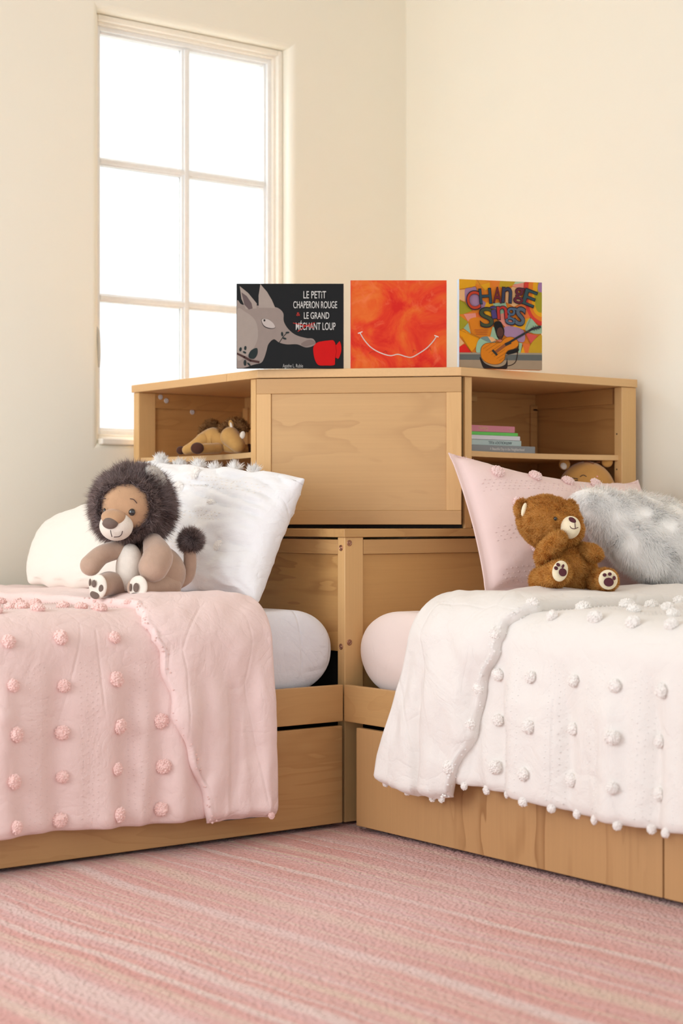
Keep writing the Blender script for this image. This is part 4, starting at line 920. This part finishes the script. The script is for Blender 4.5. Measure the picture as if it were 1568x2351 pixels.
for k_ in range(7): A3.line([(480+k_*45, 1440-k_*5-200+k_*38), (700+k_*35, 1300-200+k_*40)], 5, (.32, .12, .01))
A3.line([(700, 1290), (850, 1180)], 50, (.35, .12, .04)).line([(640, 1270), (705, 1340)], 36, (.05, .05, .045)).line([(860, 1175), (930, 1145)], 50, (.045, .045, .05)).line([(920, 1140), (1310, 925)], 34, (.04, .045, .05)).line([(1300, 930), (1440, 895)], 42, (.045, .045, .05))
for k_ in range(3): A3.line([(1320+k_*40, 880-k_*6), (1340+k_*40, 960-k_*10)], 9, (.09, .08, .08))
for q in (((90, 270), (355, 225)), ((355, 225), (440, 420)), ((90, 440), (240, 560), (300, 620)), ((240, 800), (290, 990), (420, 1060)), ((90, 930), (420, 1070)), ((120, 1040), (290, 1300)), ((370, 110), (430, 205), (520, 300)), ((1100, 930), (1190, 950), (1330, 1010)), ((1280, 740), (1190, 940)), ((1160, 950), (1280, 1170))): A3.line(q, 5, (.25, .13, .03))
A3.mb.build('cover_picture', None, B3)
def T3(ch_, x0, x1, y0, y1, c1, rot=0, lower=False, o_=0):
    """thick hand-drawn letter fitted to a box on the cover"""
    for kk, (colr, bo, dy) in enumerate((((.03, .025, .04), .0011, 0), (c1, .0002, -.0005))):
        u, v = A3.uv((x0+x1)/2, (y0+y1)/2)
        tx = text('title_lettering', ch_, .04, paint(colr), B3, (0, 0, 0), ext=.00015, bold=bo)
        xs = [p.co.x for p in tx.data.vertices]; ys = [p.co.y for p in tx.data.vertices]; cx_, cy_ = (min(xs)+max(xs))/2, (min(ys)+max(ys))/2
        sx_, sy_ = (x1-x0)/1385*.2345/(max(xs)-min(xs)), (y1-y0)/1442*.2335/(max(ys)-min(ys)); k2 = 1 if kk == 0 else .90
        tx.data.transform(Matrix.Rotation(rot, 4, 'Z') @ Matrix.Diagonal((sx_*k2, sy_*k2, 1, 1)) @ Matrix.Translation((-cx_, -cy_, 0)))
        tx.location = ((u-.5)*.2345, -.0085+dy+.0035, v*.2335)
CD = [(.55, .07, .03), (.045, .09, .12), (.20, .03, .04), (.06, .07, .12), (.17, .03, .05), (.05, .10, .11)]
for a_, c_ in zip((('C', 195, 430, 290, 610, .12), ('H', 405, 620, 255, 515, .1), ('A', 640, 790, 235, 505, 0), ('n', 785, 965, 235, 505, -.06), ('g', 990, 1165, 245, 520, -.1), ('E', 1145, 1370, 280, 560, -.32)), CD): T3(a_[0], *a_[1:5], c_, a_[5])
for a_, c_ in zip((('S', 415, 650, 560, 900, .1), ('i', 600, 705, 540, 760, .2), ('n', 700, 890, 540, 775, .08), ('g', 850, 1035, 560, 865, -.1), ('s', 1010, 1190, 555, 885, -.15)), ((.08, .10, .05), (.10, .07, .22), (.50, .05, .04), (.10, .16, .24), (.13, .16, .20))): T3(a_[0], *a_[1:5], c_, a_[5])
for q_ in range(3): A3b = Art(.2345, .2335, A3.uv); A3b.l = 60; A3b.line([(340+q_*12, 930+q_*35), (560-q_*8, 935+q_*35)], 12, (.52, .14, .03)).mb.build('author_lettering', None, B3)
# stacked books on the right shelf
def flatbook(x1, ln, z, th, y, dep_, rz, col, label, txt=None):
    r = tag(empty('paperback_book', (x1-ln/2, y+dep_/2, z), rz), label, 'book', 'books stacked on the right open shelf')
    c = plain('book_cover_print', col, .4)
    MB().box((-ln/2, -dep_/2, 0), (ln/2, dep_/2, .0015)).build('back_cover', c, r, bevel=.0004); MB().box((-ln/2, -dep_/2, th-.0015), (ln/2, dep_/2, th)).build('front_cover', c, r, bevel=.0004)
    MB().box((-ln/2, -dep_/2-.0003, .0001), (ln/2, -dep_/2+.002, th-.0001)).build('spine', c, r, bevel=.0005)
    MB().box((-ln/2+.003, -dep_/2+.002, .0016), (ln/2-.003, dep_/2-.003, th-.0016)).build('page_block', M_PAGE, r, bevel=0)
    for (s_, x_, h_, cc, sx_, fl) in (txt or ()): 
        o_ = text('spine_lettering', s_, h_, paint(cc), r, (x_, -dep_/2-.0006, th/2-h_*.34 if not fl else th/2+h_*.34), rot=(math.pi/2, math.pi if fl else 0, 0), sx=sx_, bold=.0001)
    return r
zz = .9402
RX = lambda px: {1232: -.394, 1200: -.437, 1196: -.442, 1190: -.450, 1183: -.460}[px]
flatbook(-0.323, .24, zz, 0.0190, -.965, .20, 0, (.24, .26, .28), 'grey hardback lying at the bottom of the book stack on the right shelf', (('A Beautiful Day in the Neighborhood', -.048, .0105, (.8, .8, .8), .80, False),)); zz += 0.0193
flatbook(-0.366, .23, zz, 0.0149, -.955, .17, 0, (.44, .56, .56), 'pale teal book second from the bottom of the stack, dark end on its spine', (('ANTHOLOGY FULL', .080, .0105, (.16, .22, .24), .95, True),)); zz += 0.0153
flatbook(-0.372, .22, zz, 0.0115, -.957, .16, .006, (.66, .67, .74), 'plain white book in the middle of the stack on the right shelf'); zz += 0.0118
flatbook(-0.380, .22, zz, 0.0086, -.957, .16, .01, (.12, .55, .10), 'thin bright green book second from the top of the stack'); zz += 0.0090
flatbook(-0.390, .20, zz, 0.0172, -.955, .15, .0, (.56, .20, .27), 'pink book lying on top of the stack on the right shelf', (('Dolores', .0, .0125, (.82, .55, .40), .8, True), ('|||', .078, .008, (.85, .6, .55), .8, False)))
